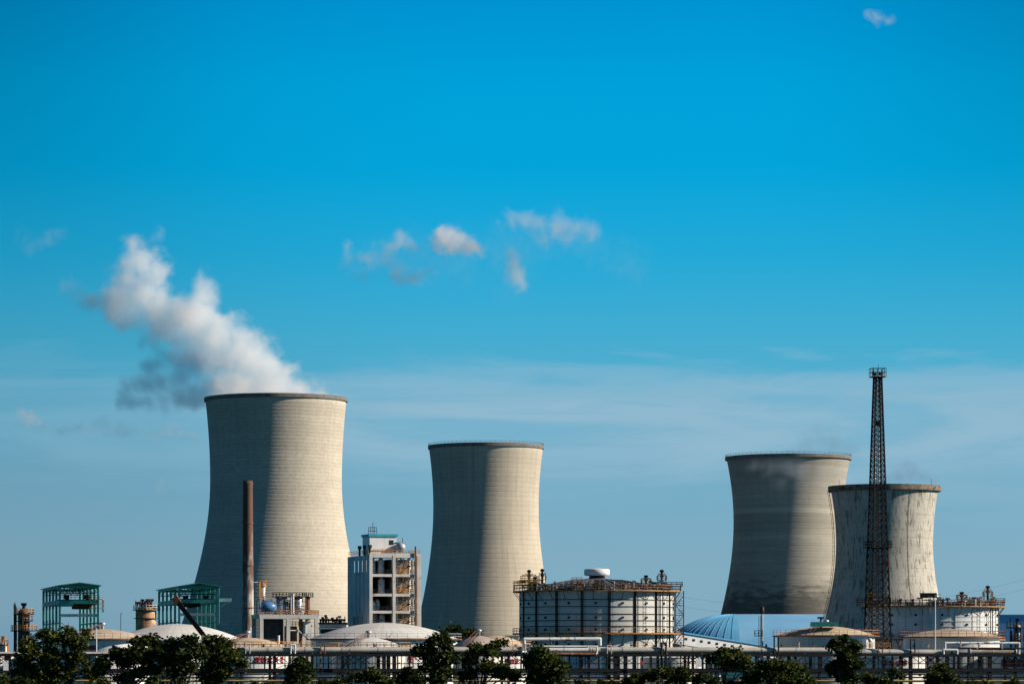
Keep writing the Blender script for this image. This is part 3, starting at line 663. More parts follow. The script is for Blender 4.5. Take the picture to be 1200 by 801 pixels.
# ------------------------------------------------------------------ green steel frames
def green_frame(label, px_nl, px_nr, px_fl, py_top, py_peak, py_beam, py_low, boom):
    D = 900; cx = (px_nl+px_nr)/2; L = Loc(cx, D)
    t = thing('steel_frame', label, 'steel frame', cx, D, 'green coke drum frames')
    dep = 44.0; xl, xr = L.x(px_nl), L.x(px_nr); sh = L.x(px_fl, dep)-xl        # sideways run of the depth direction
    zt, zp, zb, zl = L.z(py_top), L.z(py_peak), L.z(py_beam), L.z(py_low)
    def P(u, v, z): return (xl+(xr-xl)*u+sh*v, dep*v, z)
    for u in (0, 1):
        for i in range(6):
            v = i/5
            MB().bar(P(u, v, 0), P(u, v, zt), 0.56, 0.56).build('column', M['green'], t)
    for v in (0, 1):
        MB().bar(P(-0.02, v, zb), P(1.03, v, zb), 0.5, 0.95).build('cross_beam', M['green'], t)
        MB().bar(P(0, v, zt), P(1, v, zt), 0.45, 0.7).build('cross_beam', M['green'], t)
    for u in (0, 1):
        MB().bar(P(u, 0, zb), P(u, 1, zb), 0.5, 1.2).build('side_beam', M['green'], t)
        MB().bar(P(u, 0, zt), P(u, 1, zt), 0.4, 0.7).build('side_beam', M['green'], t)
        MB().bar(P(u, 0, zl-2), P(u, 1, zl-2), 0.3, 0.35).build('side_beam', M['green'], t)
    MB().bar(P(0, 0, zl), P(0.98, 0, zl), 0.5, 0.75).build('low_beam', M['green_pale'], t)
    # shallow gable roof
    mb = MB(); e = 0.06
    vs = [P(-e, -0.04, zt+0.4), P(0.5, -0.04, zp), P(1+e, -0.04, zt+0.4), P(-e, 1.04, zt+0.4), P(0.5, 1.04, zp), P(1+e, 1.04, zt+0.4)]
    vs2 = [(a[0], a[1], a[2]-0.3) for a in vs]
    mb.add(vs+vs2, [(0, 1, 4, 3), (1, 2, 5, 4), (9, 10, 7, 6), (10, 11, 8, 7), (0, 6, 7, 1), (1, 7, 8, 2), (3, 4, 10, 9), (4, 5, 11, 10), (0, 3, 9, 6), (2, 8, 11, 5)])
    mb.build('roof', M['green'], t)
    for v in (0, 0.5, 1):
        mb = MB()
        for k in range(6):
            u0, u1 = k/6, (k+1)/6; zz0 = zt+0.2; m = (u0+u1)/2
            mb.bar(P(u0, v, zz0), P(m, v, zt-1.4), 0.16); mb.bar(P(m, v, zt-1.4), P(u1, v, zz0), 0.16)
        mb.bar(P(0, v, zt-1.4), P(1, v, zt-1.4), 0.2)
        mb.build('roof_truss', M['green'], t)
    # trolley crane and machinery hanging in the upper bay
    mb = MB()
    for u, v in ((0.22, 0.1), (0.75, 0.1)):
        c = P(u, v, zt-2.6); mb.box(c, (1.3, 1.6, 1.2)); mb.box((c[0]+0.2, c[1], c[2]-1.0), (0.8, 0.9, 1.0)); mb.bar((c[0], c[1], c[2]-1.0), (c[0]+0.5, c[1], zb+1), 0.18)
    mb.bar(P(0.05, 0.1, zt-1.7), P(0.98, 0.1, zt-1.7), 0.3, 0.3)
    mb.build('hoist', M['dark'], t)
    d = MB().box((P(0.5, 0.1, zb)[0], dep*0.12, zb+0.62), ((xr-xl)*0.96, dep*0.2, 0.2)).build('working_deck', M['dark'], t)
    MB().rail(P(-0.02, 0, zb+0.7), P(1.03, 0, zb+0.7), 1.1, 1.0, 0.10).build('railing', M['dark'], d)
    if boom: MB().lathe([(0.01, zb-1.7), (2.6, zb-1.3), (2.8, zb-0.7), (2.2, zb+0.3)], 24, (P(0.32, 0.1, 0)[0], dep*0.15, 0)).build('hopper', M['dark'], t)
    if not boom:
        mb = MB(); c = P(0.72, 0.25, 0); mb.box((c[0], c[1], zl+2.6), (4.6, 3.0, 1.3)); mb.box((c[0]-0.5, c[1], zb-1.3), (4.6, 2.6, 0.8)); mb.build('drive_unit', M['rust'], t)
        MB().frail(P(0.78, 0, 0)[0], P(1.12, 0, 0)[0], -1, 2, zl+0.8, h=3.4, step=1.2, w=0.12, rows=3).build('ladder_cage', M['yellow'], t)
    else:
        z = L.z(704); MB().b2(L.x(255), L.x(270), 1, 3.2, z-0.1, z+0.8).bar((L.x(255), 2, z-1.6), (L.x(269), 2, z), 0.2).build('jib', M['white_clean'], t)
    return t
green_frame('green steel frame open to the sky at far left, with a yellow ladder cage', 70, 115, 51, 687, 682, 705, 720.5, False)
green_frame('green steel frame partly in front of the tallest tower, with a small white jib', 210, 256, 186.5, 688, 682, 704, 719.5, True)

def loading_boom():
    D = 700; L = Loc(240, D)
    t = thing('loading_boom', 'slim black boom leaning left above the wide white dome', 'boom', 240, D)
    a, b = Vector((L.x(206), 0, L.z(702))), Vector((L.x(241), 0, L.z(747))); d = (b-a).normalized()
    MB().bar(a, b, 0.95, 0.95).build('arm', M['black'], t)
    MB().bar(a-d*0.6, a+d*0.9, 1.5, 1.4).build('boom_head', M['rust'], t)
    MB().tube((L.x(241), 0, 0), (L.x(241), 0, L.z(746)), 0.4, 10).build('post', M['black'], t)
    MB().box((L.x(241), 0, L.z(746.5)), (1.7, 1.6, 0.8)).build('pivot', M['pipe_white'], t)
loading_boom()

# ------------------------------------------------------------------ concrete process building
def process_building():
    D = 950; L = Loc(433, D); rz = R(20)
    t = thing('process_building', 'open concrete building of four storeys with orange stairs and a white penthouse', 'industrial building', 433, D, rz=rz)
    W, Dp = 15.1, 20.5; lv = [0, L.z(738), L.z(716.5), L.z(696.5), L.z(673.5), L.z(650)]; zt = lv[-1]
    x2 = W*0.48
    for x, w in ((0.45, 0.9), (x2, 0.85), (W-0.5, 1.2)):
        MB().box((x, 0.5, zt/2), (w, 1.0, zt)).build('column', M['concrete'], t)
        MB().box((x, Dp-0.5, zt/2), (w, 1.0, zt)).build('column', M['concrete'], t)
    for i, z in enumerate(lv[1:]):
        h = 0.75 if i < 4 else 1.2
        f = MB().box((W/2, 0.55, z), (W-0.2, 0.9, h)).build('floor_beam', M['concrete'], t)
        MB().box((W/2, Dp/2, z-0.1), (W-0.4, Dp-0.6, 0.35)).build('floor_slab', M['concrete'], t)
        mb = MB().rail((1.2, 0.2, z+h/2), (x2-0.6, 0.2, z+h/2), 1.1, 1.2, 0.1)
        mb.build('railing', M['dark'] if i < 4 else M['orange'], f)
    # left side wall with tall slots at the top and bottom storeys
    wl = MB(); zs0, zs1 = L.z(669), L.z(655.5); ws0, ws1 = L.z(737), L.z(721)
    wl.b2(0.02, 0.4, 1.1, Dp-1.1, zs1, zt); wl.b2(0.02, 0.4, 1.1, Dp-1.1, ws1, zs0)
    wl.b2(0.02, 0.4, 1.1, Dp-1.1, 0, ws0)
    edges = [1.1, 2.6, 4.1, 6.4, 7.9, 10.0, 11.5, 13.6, 15.2, Dp-1.1]
    for k in range(0, 10, 2): wl.b2(0.02, 0.4, edges[k], edges[k+1], zs0, zs1); wl.b2(0.02, 0.4, edges[k], edges[k+1], ws0, ws1)
    wl.build('side_wall', M['grey_wall'], t)
    for k in range(1, 9, 2):
        MB().b2(0.15, 0.25, edges[k]+0.002, edges[k+1]-0.002, zs0+0.002, zs1-0.002).build('slot_mirror_plate', M['pane'], t)  # mirror plates added to brighten the slots, standing in for sky seen through
    pl = MB()
    for y in (5.2, 9, 12.4): pl.b2(-0.25, 0.0, y-0.2, y+0.2, 0, zs0-0.2)
    pl.build('wall_rib', M['grey_wall'], t)
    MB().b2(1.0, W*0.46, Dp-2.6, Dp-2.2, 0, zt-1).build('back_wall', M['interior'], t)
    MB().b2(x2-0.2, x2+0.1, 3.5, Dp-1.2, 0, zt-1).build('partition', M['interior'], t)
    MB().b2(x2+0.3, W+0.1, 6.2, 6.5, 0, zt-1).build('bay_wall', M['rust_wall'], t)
    # plant inside the dark bay
    rnd = random.Random(3)
    for i in range(len(lv)-1):
        z0 = lv[i]+0.6 if i else 0.4
        for k in range(5):
            x = 1.6+rnd.random()*4.6; y = 3+rnd.random()*6; h = 1.5+rnd.random()*2.6
            if k % 2: MB().tube((x, y, z0), (x, y, z0+h), 0.5+rnd.random()*0.5, 12).ball((x, y, z0+h), 0.7, 12, 8).build('vessel', M['steel'], t)
            else: MB().tube((x-1.5, y-1, z0+h*0.6), (x+1.5, y-1, z0+h*0.6), 0.18, 8).tube((x, y-1, z0), (x, y-1, z0+h), 0.16, 8).build('pipework', M['rust'], t)
    # stairs and orange railings in the right bay
    for i in range(1, len(lv)-1):
        z0, z1 = lv[i], lv[i+1]; mb = MB(); zm = (z0+z1)/2; x0, x1 = x2+1.0, W-2.0
        mb.bar((x0+1, 1.6, z0+0.4), (x1-1, 1.6, zm), 0.9, 0.2); mb.bar((x1-1, 3.0, zm), (x0+1, 3.0, z1), 0.9, 0.2)
        mb.box((x1-0.4, 2.3, zm), (1.6, 2.6, 0.15))
        mb.build('stair_flight', M['rust'], t)
        mb = MB(); mb.bar((x0+1, 1.1, z0+1.5), (x1-1, 1.1, zm+1.1), 0.16); mb.bar((x0+1, 1.1, z0+1.0), (x1-1, 1.1, zm+0.6), 0.12)
        mb.rail((x0-0.3, 0.25, z0+0.45), (x1+1, 0.25, z0+0.45), 1.2, 0.9, 0.13); mb.rail((x1-1.2, 1.0, zm), (x1+0.4, 1.0, zm), 1.1, 0.8, 0.12)
        mb.bar((x1-1, 3.6, zm+1), (x0+1, 3.6, z1+1), 0.15)
        mb.build('stair_railing', M['orange'], t)
        mb = MB()
        for x in (x0+0.6, x0+2.4, x1+0.5): mb.bar((x, 2.4, z0), (x, 2.4, z1), 0.24)
        mb.box((x0+0.9, 3.5, z0+1.5), (1.6, 1.2, 1.9)); mb.tube((x1-0.2, 4, z0), (x1-0.2, 4, z1), 0.45, 10); mb.bar((x0, 2.4, zm+0.6), (x1+0.6, 2.4, zm+0.6), 0.2)
        mb.build('equipment', M['pipe_white'], t)
    MB().tube((W-1.7, -0.25, 0), (W-1.7, -0.25, zt+2.6), 0.26, 8).build('drain_pipe', M['rust'], t)
    # roof: parapet rail, penthouse, sphere, vents
    MB().frail(0.3, W-0.3, 0.3, Dp-0.3, zt+0.3, h=1.1, step=1.5, w=0.10).build('roof_railing', M['orange'], t)
    p = MB().b2(1.0, 8.9, 3.0, 9.6, zt+0.3, L.z(627.5)).build('penthouse', M['white_clean'], t)
    zp = L.z(627.5)
    MB().b2(0.7, 9.2, 2.7, 9.9, zp-0.05, zp+0.65).build('roof_trim', M['teal'], p)
    MB().b2(6.7, 8.0, 2.94, 3.1, zp-2.3, zp-1.0).build('window', M['glass'], p)
    MB().b2(1.2, 8.7, 2.9, 3.05, zt+1.2, zt+1.4).build('base_band', M['dark'], p)
    MB().frail(1.6, 3.4, 4, 6, zp+0.65, h=1.9, step=1.8, w=0.11).bar((2.6, 5, zp+0.6), (2.6, 5, zp+4.0), 0.13).build('roof_cage', M['dark'], p)
    MB().ball((9.7, 1.9, zt+2.3), 1.45, 20, 12).tube((9.7, 1.9, zt), (9.7, 1.9, zt+1.2), 0.3, 8).build('round_vessel', M['steel'], t)
    MB().bar((8.6, 3.2, zt), (8.6, 3.2, zt+4.4), 0.2).bar((10.6, 2.9, zt), (10.6, 2.9, zt+5.0), 0.14).bar((8.4, 3.0, zt+3.6), (11, 3.0, zt+3.6), 0.3).build('vent_frame', M['dark'], t)
    for k, y in enumerate((2.5, 7.0, 12.0)):
        MB().tube((0.9, y, zt), (0.9, y, zt+2.3), 0.34, 8).box((0.9, y, zt+2.5), (0.9, 0.9, 0.9)).build('roof_vent', M['dark'], t)
M['pane'] = pm('sky_mirror_plate', (0.95, 0.96, 0.97), (0.9, 0.92, 0.94), 0.3, 0.12, metal=1.0)
M['rust_wall'] = pm('stained_bay_wall', (0.34, 0.26, 0.19), (0.16, 0.12, 0.09), 0.6, 0.8, rust=(0.40, 0.20, 0.07), amt=0.25, rs=0.5)
process_building()

# ------------------------------------------------------------------ process unit on a concrete table, right of the chimney
def process_unit():
    D = 900; L = Loc(338, D)
    t = thing('process_unit', 'white concrete table carrying a blue drum and steel vessels, right of the chimney', 'process unit', 338, D, rz=R(17))
    zd = L.z(724.5); dep = 9.0
    for px in (305.5, 337.5, 371.5):
        for y in (0, dep): MB().box((L.x(px), y, zd/2), (0.95, 0.95, zd)).build('column', M['concrete'], t)
    MB().b2(L.x(303), L.x(374), -0.45, dep+0.45, zd, zd+1.15).build('table_slab', M['concrete'], t)
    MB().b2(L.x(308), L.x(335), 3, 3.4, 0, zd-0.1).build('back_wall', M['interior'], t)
    MB().rail((L.x(303), -0.5, zd+1.15), (L.x(374), -0.5, zd+1.15), 1.1, 0.9, 0.12).rail((L.x(374), -0.5, zd+1.15), (L.x(374), dep, zd+1.15), 1.1, 0.9, 0.12).build('railing', M['orange'], t)
    zc = L.z(711); rr = L.w(7.9)
    MB().ball((L.x(314.5), 1.0, zc), rr, 28, 18, (1.35, 1.2, 0.98)).build('drum', M['blue_drum'], t)
    mb = MB()
    for px in (304.5, 322.5):
        for y in (-0.2, 4.4): mb.bar((L.x(px), y, zd+1), (L.x(px), y, L.z(701)), 0.26)
    for y in (-0.2, 4.4): mb.bar((L.x(304.5), y, L.z(701)), (L.x(322.5), y, L.z(701)), 0.26)
    mb.build('drum_frame', M['steel'], t)
    c = (L.x(311.5), 4.0); MB().lathe([(L.w(2.9), L.z(704)), (L.w(2.9), L.z(684)), (L.w(1.2), L.z(682))], 20, (c[0], c[1], 0), cap1=True).build('vertical_column', M['white'], t)
    MB().ring(L.w(2.8), L.w(4.6), L.z(686.5), L.z(685.5), 20, (c[0], c[1], 0)).crail(L.w(4.4), L.z(685.5), 1.1, 14, 0.1, 2, (c[0], c[1], 0)).build('column_platform', M['orange'], t)
    MB().bar((L.x(307), 3.2, L.z(704)), (L.x(307), 3.2, L.z(681)), 0.45, 0.4).build('ladder_cage', M['orange'], t)
    MB().tube((L.x(298), 3.5, L.z(681.8)), (L.x(306), 3.5, L.z(681.8)), 0.12, 6).build('cross_pipe', M['pipe_white'], t)
    for px, w, m in ((332, 7.2, 'steel'), (352, 5.8, 'steel'), (364, 3.0, 'rust')):
        v = MB().lathe([(L.w(w)*0.9, L.z(723)), (L.w(w), L.z(721)), (L.w(w), L.z(699.5)), (L.w(w)*0.6, L.z(697.6)), (0.01, L.z(697))], 28, (L.x(px), 2.6, 0)).build('vessel', M[m], t)
        MB().ring(L.w(w), L.w(w)+0.9, L.z(699), L.z(698.4), 28, (L.x(px), 2.6, 0)).crail(L.w(w)+0.8, L.z(698.4), 1.1, 16, 0.1, 2, (L.x(px), 2.6, 0)).build('top_platform', M['dark'], v)
    mb = MB(); rnd = random.Random(8)
    for i in range(34):
        x = L.x(322+rnd.random()*46); y = -0.3+rnd.random()*7; mb.tube((x, y, zd+1), (x, y, L.z(722-rnd.random()*25)), 0.11+rnd.random()*0.12, 6)
    for i in range(16):
        z = L.z(698+rnd.random()*22); x = L.x(322+rnd.random()*20); mb.tube((x, 1, z), (x+3+rnd.random()*3, 1, z), 0.12, 6)
    mb.build('pipework', M['rust'], t, kind='stuff')
    mb = MB(); mb.tube((L.x(344), 0.4, zd+1), (L.x(344), 0.4, L.z(695)), 0.3, 8); mb.tube((L.x(341.5), 0.4, zd+1), (L.x(341.5), 0.4, L.z(699)), 0.18, 8); mb.build('riser_pipe', M['pipe_white'], t)
    # stair and plant under the right bay
    mb = MB(); mb.bar((L.x(341), 1, L.z(738)), (L.x(352), 1, L.z(738)), 0.25); mb.bar((L.x(350), 1, L.z(737)), (L.x(362), 1, L.z(748)), 0.6, 0.2); mb.bar((L.x(350), 1, 0), (L.x(350), 1, L.z(738)), 0.25); mb.bar((L.x(361), 2, 0), (L.x(361), 2, zd), 0.3); mb.box((L.x(364), 3, L.z(735)), (2.2, 2, 3.2))
    mb.build('stair', M['pipe_white'], t)
    MB().rail((L.x(340), 4, L.z(733)), (L.x(369), 4, L.z(733)), 1.2, 0.8, 0.13).tube((L.x(356), 3, 0), (L.x(356), 3, zd), 0.5, 10).box((L.x(346), 5, L.z(742)), (3, 2, 4)).build('machinery', M['rust'], t)
    MB().tube((L.x(325), -1, 0), (L.x(325), -1, L.z(744)), 0.36, 10).build('stub_pipe', M['white_clean'], t)
process_unit()

def pump_house():
    D = 940; L = Loc(390, D)
    t = thing('pump_house', 'dark low plant room with crowded pipes on its roof, left of the process building', 'plant room', 390, D)
    z = L.z(731); MB().b2(L.x(374), L.x(406), 0, 10, 0, z).build('wall', M['grey_wall'], t)
    MB().b2(L.x(373), L.x(407), -0.8, 10.5, z, z+0.5).build('roof', M['dark'], t)
    MB().b2(L.x(376), L.x(404), -0.12, 0.1, L.z(744), L.z(737)).build('dark_opening_slab', M['interior'], t)  # dark slab on the wall, an opening's shade put into its colour
    MB().b2(L.x(373), L.x(407), -1.2, -0.4, L.z(736.5), L.z(735)).build('canopy', M['pipe_white'], t)
    rnd = random.Random(5); mb = MB()
    for i in range(22):
        x = L.x(375+rnd.random()*30); y = rnd.random()*6; h = 0.8+rnd.random()*1.6; mb.tube((x, y, z), (x, y, z+h), 0.12+rnd.random()*0.15, 6)
        if i % 2: mb.box((x, y, z+h), (0.8, 0.7, 0.5))
    mb.tube((L.x(374), 1, z+1.2), (L.x(405), 1, z+1.2), 0.3, 8)
    mb.build('roof_pipework', M['dark'], t, kind='stuff')
pump_house()

# ------------------------------------------------------------------ smaller vessels
def platform_vessel(label, cx, D, w, py_top, decks, mats, seed, top=True):
    L = Loc(cx, D); r = L.w(w); zt = L.z(py_top)
    t = thing('process_vessel', label, 'process vessel', cx, D, 'vertical vessels with platforms')
    MB().lathe([(r, 0), (r, zt-r*0.7), (r*0.85, zt-r*0.25), (r*0.4, zt), (0.01, zt+0.05)], 28).build('body', mats[0], t)
    MB().tube((0, 0, zt-0.2), (0, 0, zt+1.2), r*0.3, 10).box((0, 0, zt+1.1), (r*0.9, r*0.6, 0.6)).build('top_nozzle', mats[1], t)
    for py, wo in decks:
        z = L.z(py); ro = L.w(wo)
        d = MB().ring(r, ro, z-0.15, z+0.1, 28).build('platform', M['dark'], t)
        MB().crail(ro-0.1, z+0.1, 1.15, 18, 0.10, 2).build('railing', mats[2], d)
    rnd = random.Random(seed); mb = MB()
    for i in range(7):
        az = R(-170+rnd.random()*160); q = r+0.5+rnd.random()*0.6; c = polar(q, az, 0); mb.tube((c[0], c[1], 0), (c[0], c[1], zt+rnd.uniform(-4, 1.5)), 0.14+rnd.random()*0.12, 6)
    mb.build('riser_pipes', mats[1], t, kind='stuff')
    mb = MB()
    for d in (-0.3, 0.3): mb.bar((-r-0.7, d, 0), (-r-0.7, d, zt+1.5), 0.12)
    i = 0.0
    while i < zt+1: mb.bar((-r-0.7, -0.3, i), (-r-0.7, 0.3, i), 0.09); i += 0.8
    mb.build('ladder', M['dark'], t)
platform_vessel('dark brown column with orange platforms at far left, above the first tree', 28, 800, 7.0, 713, ((738.5, 15.5), (719, 12), (727, 10.5)), (pm('soot_brown_vessel', (0.13, 0.095, 0.07), (0.06, 0.045, 0.04), 0.4, 0.6, rust=(0.26, 0.18, 0.11), amt=0.2), M['dark'], M['orange']), 1)
platform_vessel('black vessel with a tall vent pipe and one platform at the right edge', 1192, 800, 4.6, 731, ((735, 13), (750, 9)), (M['steel'], M['dark'], M['rust']), 2)
platform_vessel('white stub column with an orange top at the left edge', 3.5, 780, 4.6, 752, ((755, 6.5),), (M['white'], M['orange'], M['orange']), 3)
def rusty_tank():
    D = 900; L = Loc(171, D); r = L.w(12); z = L.z(714)
    t = thing('rusty_tank', 'squat rusty tank with railings on top, between the two green frames', 'storage tank', 171, D)
    MB().lathe([(r, 0), (r, z), (r*0.6, z+0.9), (0.01, z+1.3)], 40).build('shell', pm('rust_streaked_plate', (0.42, 0.22, 0.10), (0.16, 0.08, 0.05), 0.35, 0.6, rust=(0.60, 0.36, 0.16), amt=0.25, rs=0.3, streak=0.6, streak_col=(0.06, 0.04, 0.03)), t)
    d = MB().ring(r-0.2, r+0.7, z-0.2, z, 40).build('rim_walkway', M['rust'], t); MB().crail(r+0.6, z, 1.2, 26, 0.11, 2).build('railing', M['pipe_white'], d)
    d = MB().ring(r-0.05, r+0.5, L.z(724)-0.1, L.z(724)+0.1, 40).build('band', M['rust'], t)
    rnd = random.Random(2); mb = MB()
    for i in range(16):
        a = rnd.random()*6.28; q = r*rnd.random(); c = polar(q, a, 0); h = 1.2+rnd.random()*1.8; mb.tube((c[0], c[1], z), (c[0], c[1], z+h), 0.14+rnd.random()*0.14, 6)
        if i % 2: mb.box((c[0], c[1], z+h), (1.0, 0.8, 0.6))
    mb.build('top_fittings', M['rust'], t, kind='stuff')
rusty_tank()

# ------------------------------------------------------------------ blue coal shed, conveyor gallery, vent stack
def coal_shed():
    D = 1545; L = Loc(868, D); H = L.z(717.5); a = L.w(100); b = 42.0; x1 = L.x(1010)
    t = thing('coal_shed', 'blue barrel roofed shed with a rounded left end, under the banded grey tower', 'shed', 868, D)
    vs = []; fs = []; m = 24; nx = 10
    for i in range(nx+1):
        for k in range(m+1):
            th = math.pi*k/m; vs.append((x1*i/nx, 42-b*math.cos(th), H*math.sin(th)**0.85))
    for i in range(nx):
        for k in range(m): o = i*(m+1)+k; fs.append((o, o+1, o+m+2, o+m+1))
    MB().add(vs, fs, True).build('barrel_roof', M['blue_roof'], t)
    vs = []; fs = []; q = 16; nm = 28
    for i in range(q+1):
        e = math.pi/2*i/q; ce = max(0.0, math.cos(e)) if i < q else 0.0
        for k in range(nm+1):
            ps = -math.pi/2+math.pi*k/nm; vs.append((-a*math.cos(ps)*ce, 42-b*math.sin(ps)*ce, H*math.sin(e)**0.85))
    for i in range(q):
        for k in range(nm): o = i*(nm+1)+k; fs.append((o, o+1, o+nm+2, o+nm+1))
    MB().add(vs, fs, True).build('end_dome', M['blue_end'], t)
    mb = MB()
    for k in range(1, nm, 1):
        for i in range(q-1):
            A = Vector(vs[i*(nm+1)+k]); B = Vector(vs[(i+1)*(nm+1)+k]); up = (A-Vector((0, 42, 0))).normalized()*0.06; mb.bar(A+up, B+up, 0.20, 0.14)
    mb.build('roof_seam', M['blue_seam'], t, kind='stuff')
M['blue_end'] = pm('blue_end_sheet', (0.18, 0.50, 0.76), (0.13, 0.42, 0.68), 0.1, 0.5, streak=0.4, streak_col=(0.3, 0.5, 0.66))
M['blue_seam'] = pm('blue_roof_seam', (0.12, 0.42, 0.68), (0.10, 0.36, 0.60), 0.3, 0.5)
coal_shed()

def conveyor():
    D = 1080; L = Loc(797, D)
    t = thing('conveyor_gallery', 'white sloping conveyor gallery with a row of small windows in front of the blue shed', 'conveyor', 797, D, rz=R(24))
    xa, za0, za1 = L.x(786), L.z(753), L.z(739.5); xb, zb0, zb1 = L.x(945), L.z(774.0), L.z(761.5)
    dep = 5.0
    def seg(x, top): return (za1+(zb1-za1)*(x-xa)/(xb-xa)) if top else (za0+(zb0-za0)*(x-xa)/(xb-xa))
    vs = [(xa, 0, za0), (xb, 0, zb0), (xb, 0, zb1), (xa, 0, za1), (xa, dep, za0), (xb, dep, zb0), (xb, dep, zb1), (xa, dep, za1)]
    MB().add(vs, [(0, 1, 2, 3), (5, 4, 7, 6), (0, 3, 7, 4), (1, 5, 6, 2), (3, 2, 6, 7), (0, 4, 5, 1)]).build('gallery', M['white_clean'], t)
    MB().bar((xa, dep/2, za1+0.2), (xb, dep/2, zb1+0.2), dep+0.8, 0.4).build('roof', M['blue_seam'], t)
    for k in range(14):
        x = L.x(804.8+10.2*k); z = (seg(x, True)*0.56+seg(x, False)*0.44)
        MB().b2(x-0.42, x+0.42, -0.12, 0.05, z-0.36, z+0.36).build('window', M['glass'], t)
    for px in (811.5, 829.5, 850):
        x = L.x(px)
        for y in (0.4, dep-0.4): MB().bar((x, y, 0), (x, y, seg(x, False)), 0.5).build('support_leg', M['white_clean'], t)
    MB().bar((L.x(797), 0.4, L.z(757.5)), (L.x(835), 0.4, L.z(757.5)), 0.4, 0.5).build('tie_beam', M['white_clean'], t)
conveyor()

def vent_stack():
    D = 700; L = Loc(893, D); zt = L.z(712)
    t = thing('vent_stack', 'thin grey vent stack with a small platform in front of the blue shed', 'vent stack', 893, D)
    MB().tube((0, 0, 0), (0, 0, zt), 0.30, 12, 0.24).build('pipe', M['steel'], t)
    MB().lathe([(0.34, zt-1.2), (0.46, zt-0.9), (0.46, zt+0.2), (0.25, zt+0.3)], 14).build('tip', M['dark'], t)
    z = L.z(744.5); d = MB().box((-0.7, 0, z), (1.6, 1.4, 0.14)).build('platform', M['dark'], t); MB().frail(-1.5, 0.1, -0.7, 0.7, z, h=1.1, step=0.7, w=0.08).build('railing', M['dark'], d)
    mb = MB()
    for d_ in (-0.7, -0.35): mb.bar((d_, -0.2, 0), (d_, -0.2, zt-1.6), 0.07)
    i = 2.0
    while i < zt-2: mb.bar((-0.7, -0.2, i), (-0.35, -0.2, i), 0.06); i += 0.5
    mb.build('ladder', M['dark'], t)
vent_stack()

# ------------------------------------------------------------------ lattice mast
def lattice_mast():
    D = 790; L = Loc(1028.5, D); rz = R(15)
    t = thing('lattice_mast', 'tall dark rusty lattice mast with floodlight platforms in front of the short pale tower', 'lattice mast', 1028.5, D, rz=rz)
    ztop = L.z(441.5); h_base, h_top = 2.75, 0.72
    def h(z): 
        q = z/ztop; return h_base+(h_top-h_base)*min(1, q)
    cs = ((-1, -1), (1, -1), (1, 1), (-1, 1))
    for a, b in cs:
        MB().bar((a*h_base, b*h_base, 0), (a*h_top, b*h_top, ztop), 0.30).build('leg', M['mast'], t)
    mb = MB(); z = 1.0
    while z < ztop-0.6:
        dz = max(1.15, h(z)*0.95); z2 = min(ztop, z+dz)
        for k in range(4):
            (a, b), (c, d) = cs[k], cs[(k+1) % 4]; p, q = h(z), h(z2)
            mb.bar((a*p, b*p, z), (c*q, d*q, z2), 0.115); mb.bar((c*p, d*p, z), (a*q, b*q, z2), 0.115); mb.bar((a*p, b*p, z), (c*p, d*p, z), 0.115)
        z = z2
    mb.build('bracing', M['mast'], t)
    mb = MB()
    for d in (-0.22, 0.22): mb.bar((d, 0, 0), (d, 0, ztop), 0.10)
    z = 0.5
    while z < ztop: mb.bar((-0.22, 0, z), (0.22, 0, z), 0.08); z += 0.5
    mb.build('ladder', M['mast'], t)
    for py, w, hh in ((441.5, 2.15, 1.9), (641, 3.6, 1.3), (707, 3.3, 1.3)):
        zz = L.z(py); d = MB().ring(0.35, w, zz-0.12, zz+0.08, 4, ph=R(45)).build('platform', M['mast'], t)
        q = w*0.7
        MB().frail(-q, q, -q, q, zz+0.08, h=hh, step=0.95, w=0.10, rows=2).build('railing', M['mast'], d)
    zz = L.z(441.5)
    for k in range(4):
        a = k*math.pi/2+R(20); MB().box((1.0*math.cos(a), 1.0*math.sin(a), zz+0.75), (0.65, 0.65, 0.7), a).build('floodlight', M['dark'], t)
    for x, hh in ((0.25, 3.0), (-0.4, 2.2)): MB().bar((x, 0, zz), (x, 0, zz+hh), 0.06).build('antenna', M['dark'], t)
    zz = L.z(496); MB().box((0, 0, zz), (1.1, 1.1, 1.0)).build('junction_box', M['mast'], t)
lattice_mast()

# ------------------------------------------------------------------ small buildings and boxes behind the rack
def small_building(name, label, cat, px0, px1, py, D, wall, roof, dep=8.0, windows=0, extra=None):
    cx = (px0+px1)/2; L = Loc(cx, D); z = L.z(py); x0, x1 = L.x(px0), L.x(px1)
    t = thing(name, label, cat, cx, D)
    MB().b2(x0, x1, 0, dep, 0, z-0.3).build('wall', M[wall], t)
    MB().b2(x0-0.25, x1+0.25, -0.25, dep+0.25, z-0.3, z).build('roof', M[roof], t)
    for k in range(windows):
        x = x0+(x1-x0)*(k+0.5)/windows; MB().b2(x-0.5, x+0.5, -0.08, 0.05, z-2.4, z-1.2).build('window', M['glass'], t)
    return t, L, z
small_building('control_hut', 'small bright white hut between the tall tree and the lattice mast', 'hut', 996, 1015, 743.5, 660, 'white_clean', 'dome_tan')
small_building('far_hall', 'flat blue hall far behind the black vessel at the right edge', 'hall', 1165, 1230, 719.5, 1250, 'blue_roof', 'blue_seam', 30)
small_building('green_hut', 'grey hut with a green roof half hidden by bushes below the conveyor gallery', 'hut', 848, 872, 788, 520, 'pipe_white', 'green', 5, 2)
small_building('grey_store', 'pale grey sheet metal store under the expansion loop left of the gasholder foot', 'store', 664, 704, 766.5, 620, 'grey_wall', 'steel', 10, 0)
small_building('roof_plant', 'low pale block just left of the gasholder, above the cream dome', 'plant room', 591, 608, 744, 760, 'pipe_white', 'steel', 6)
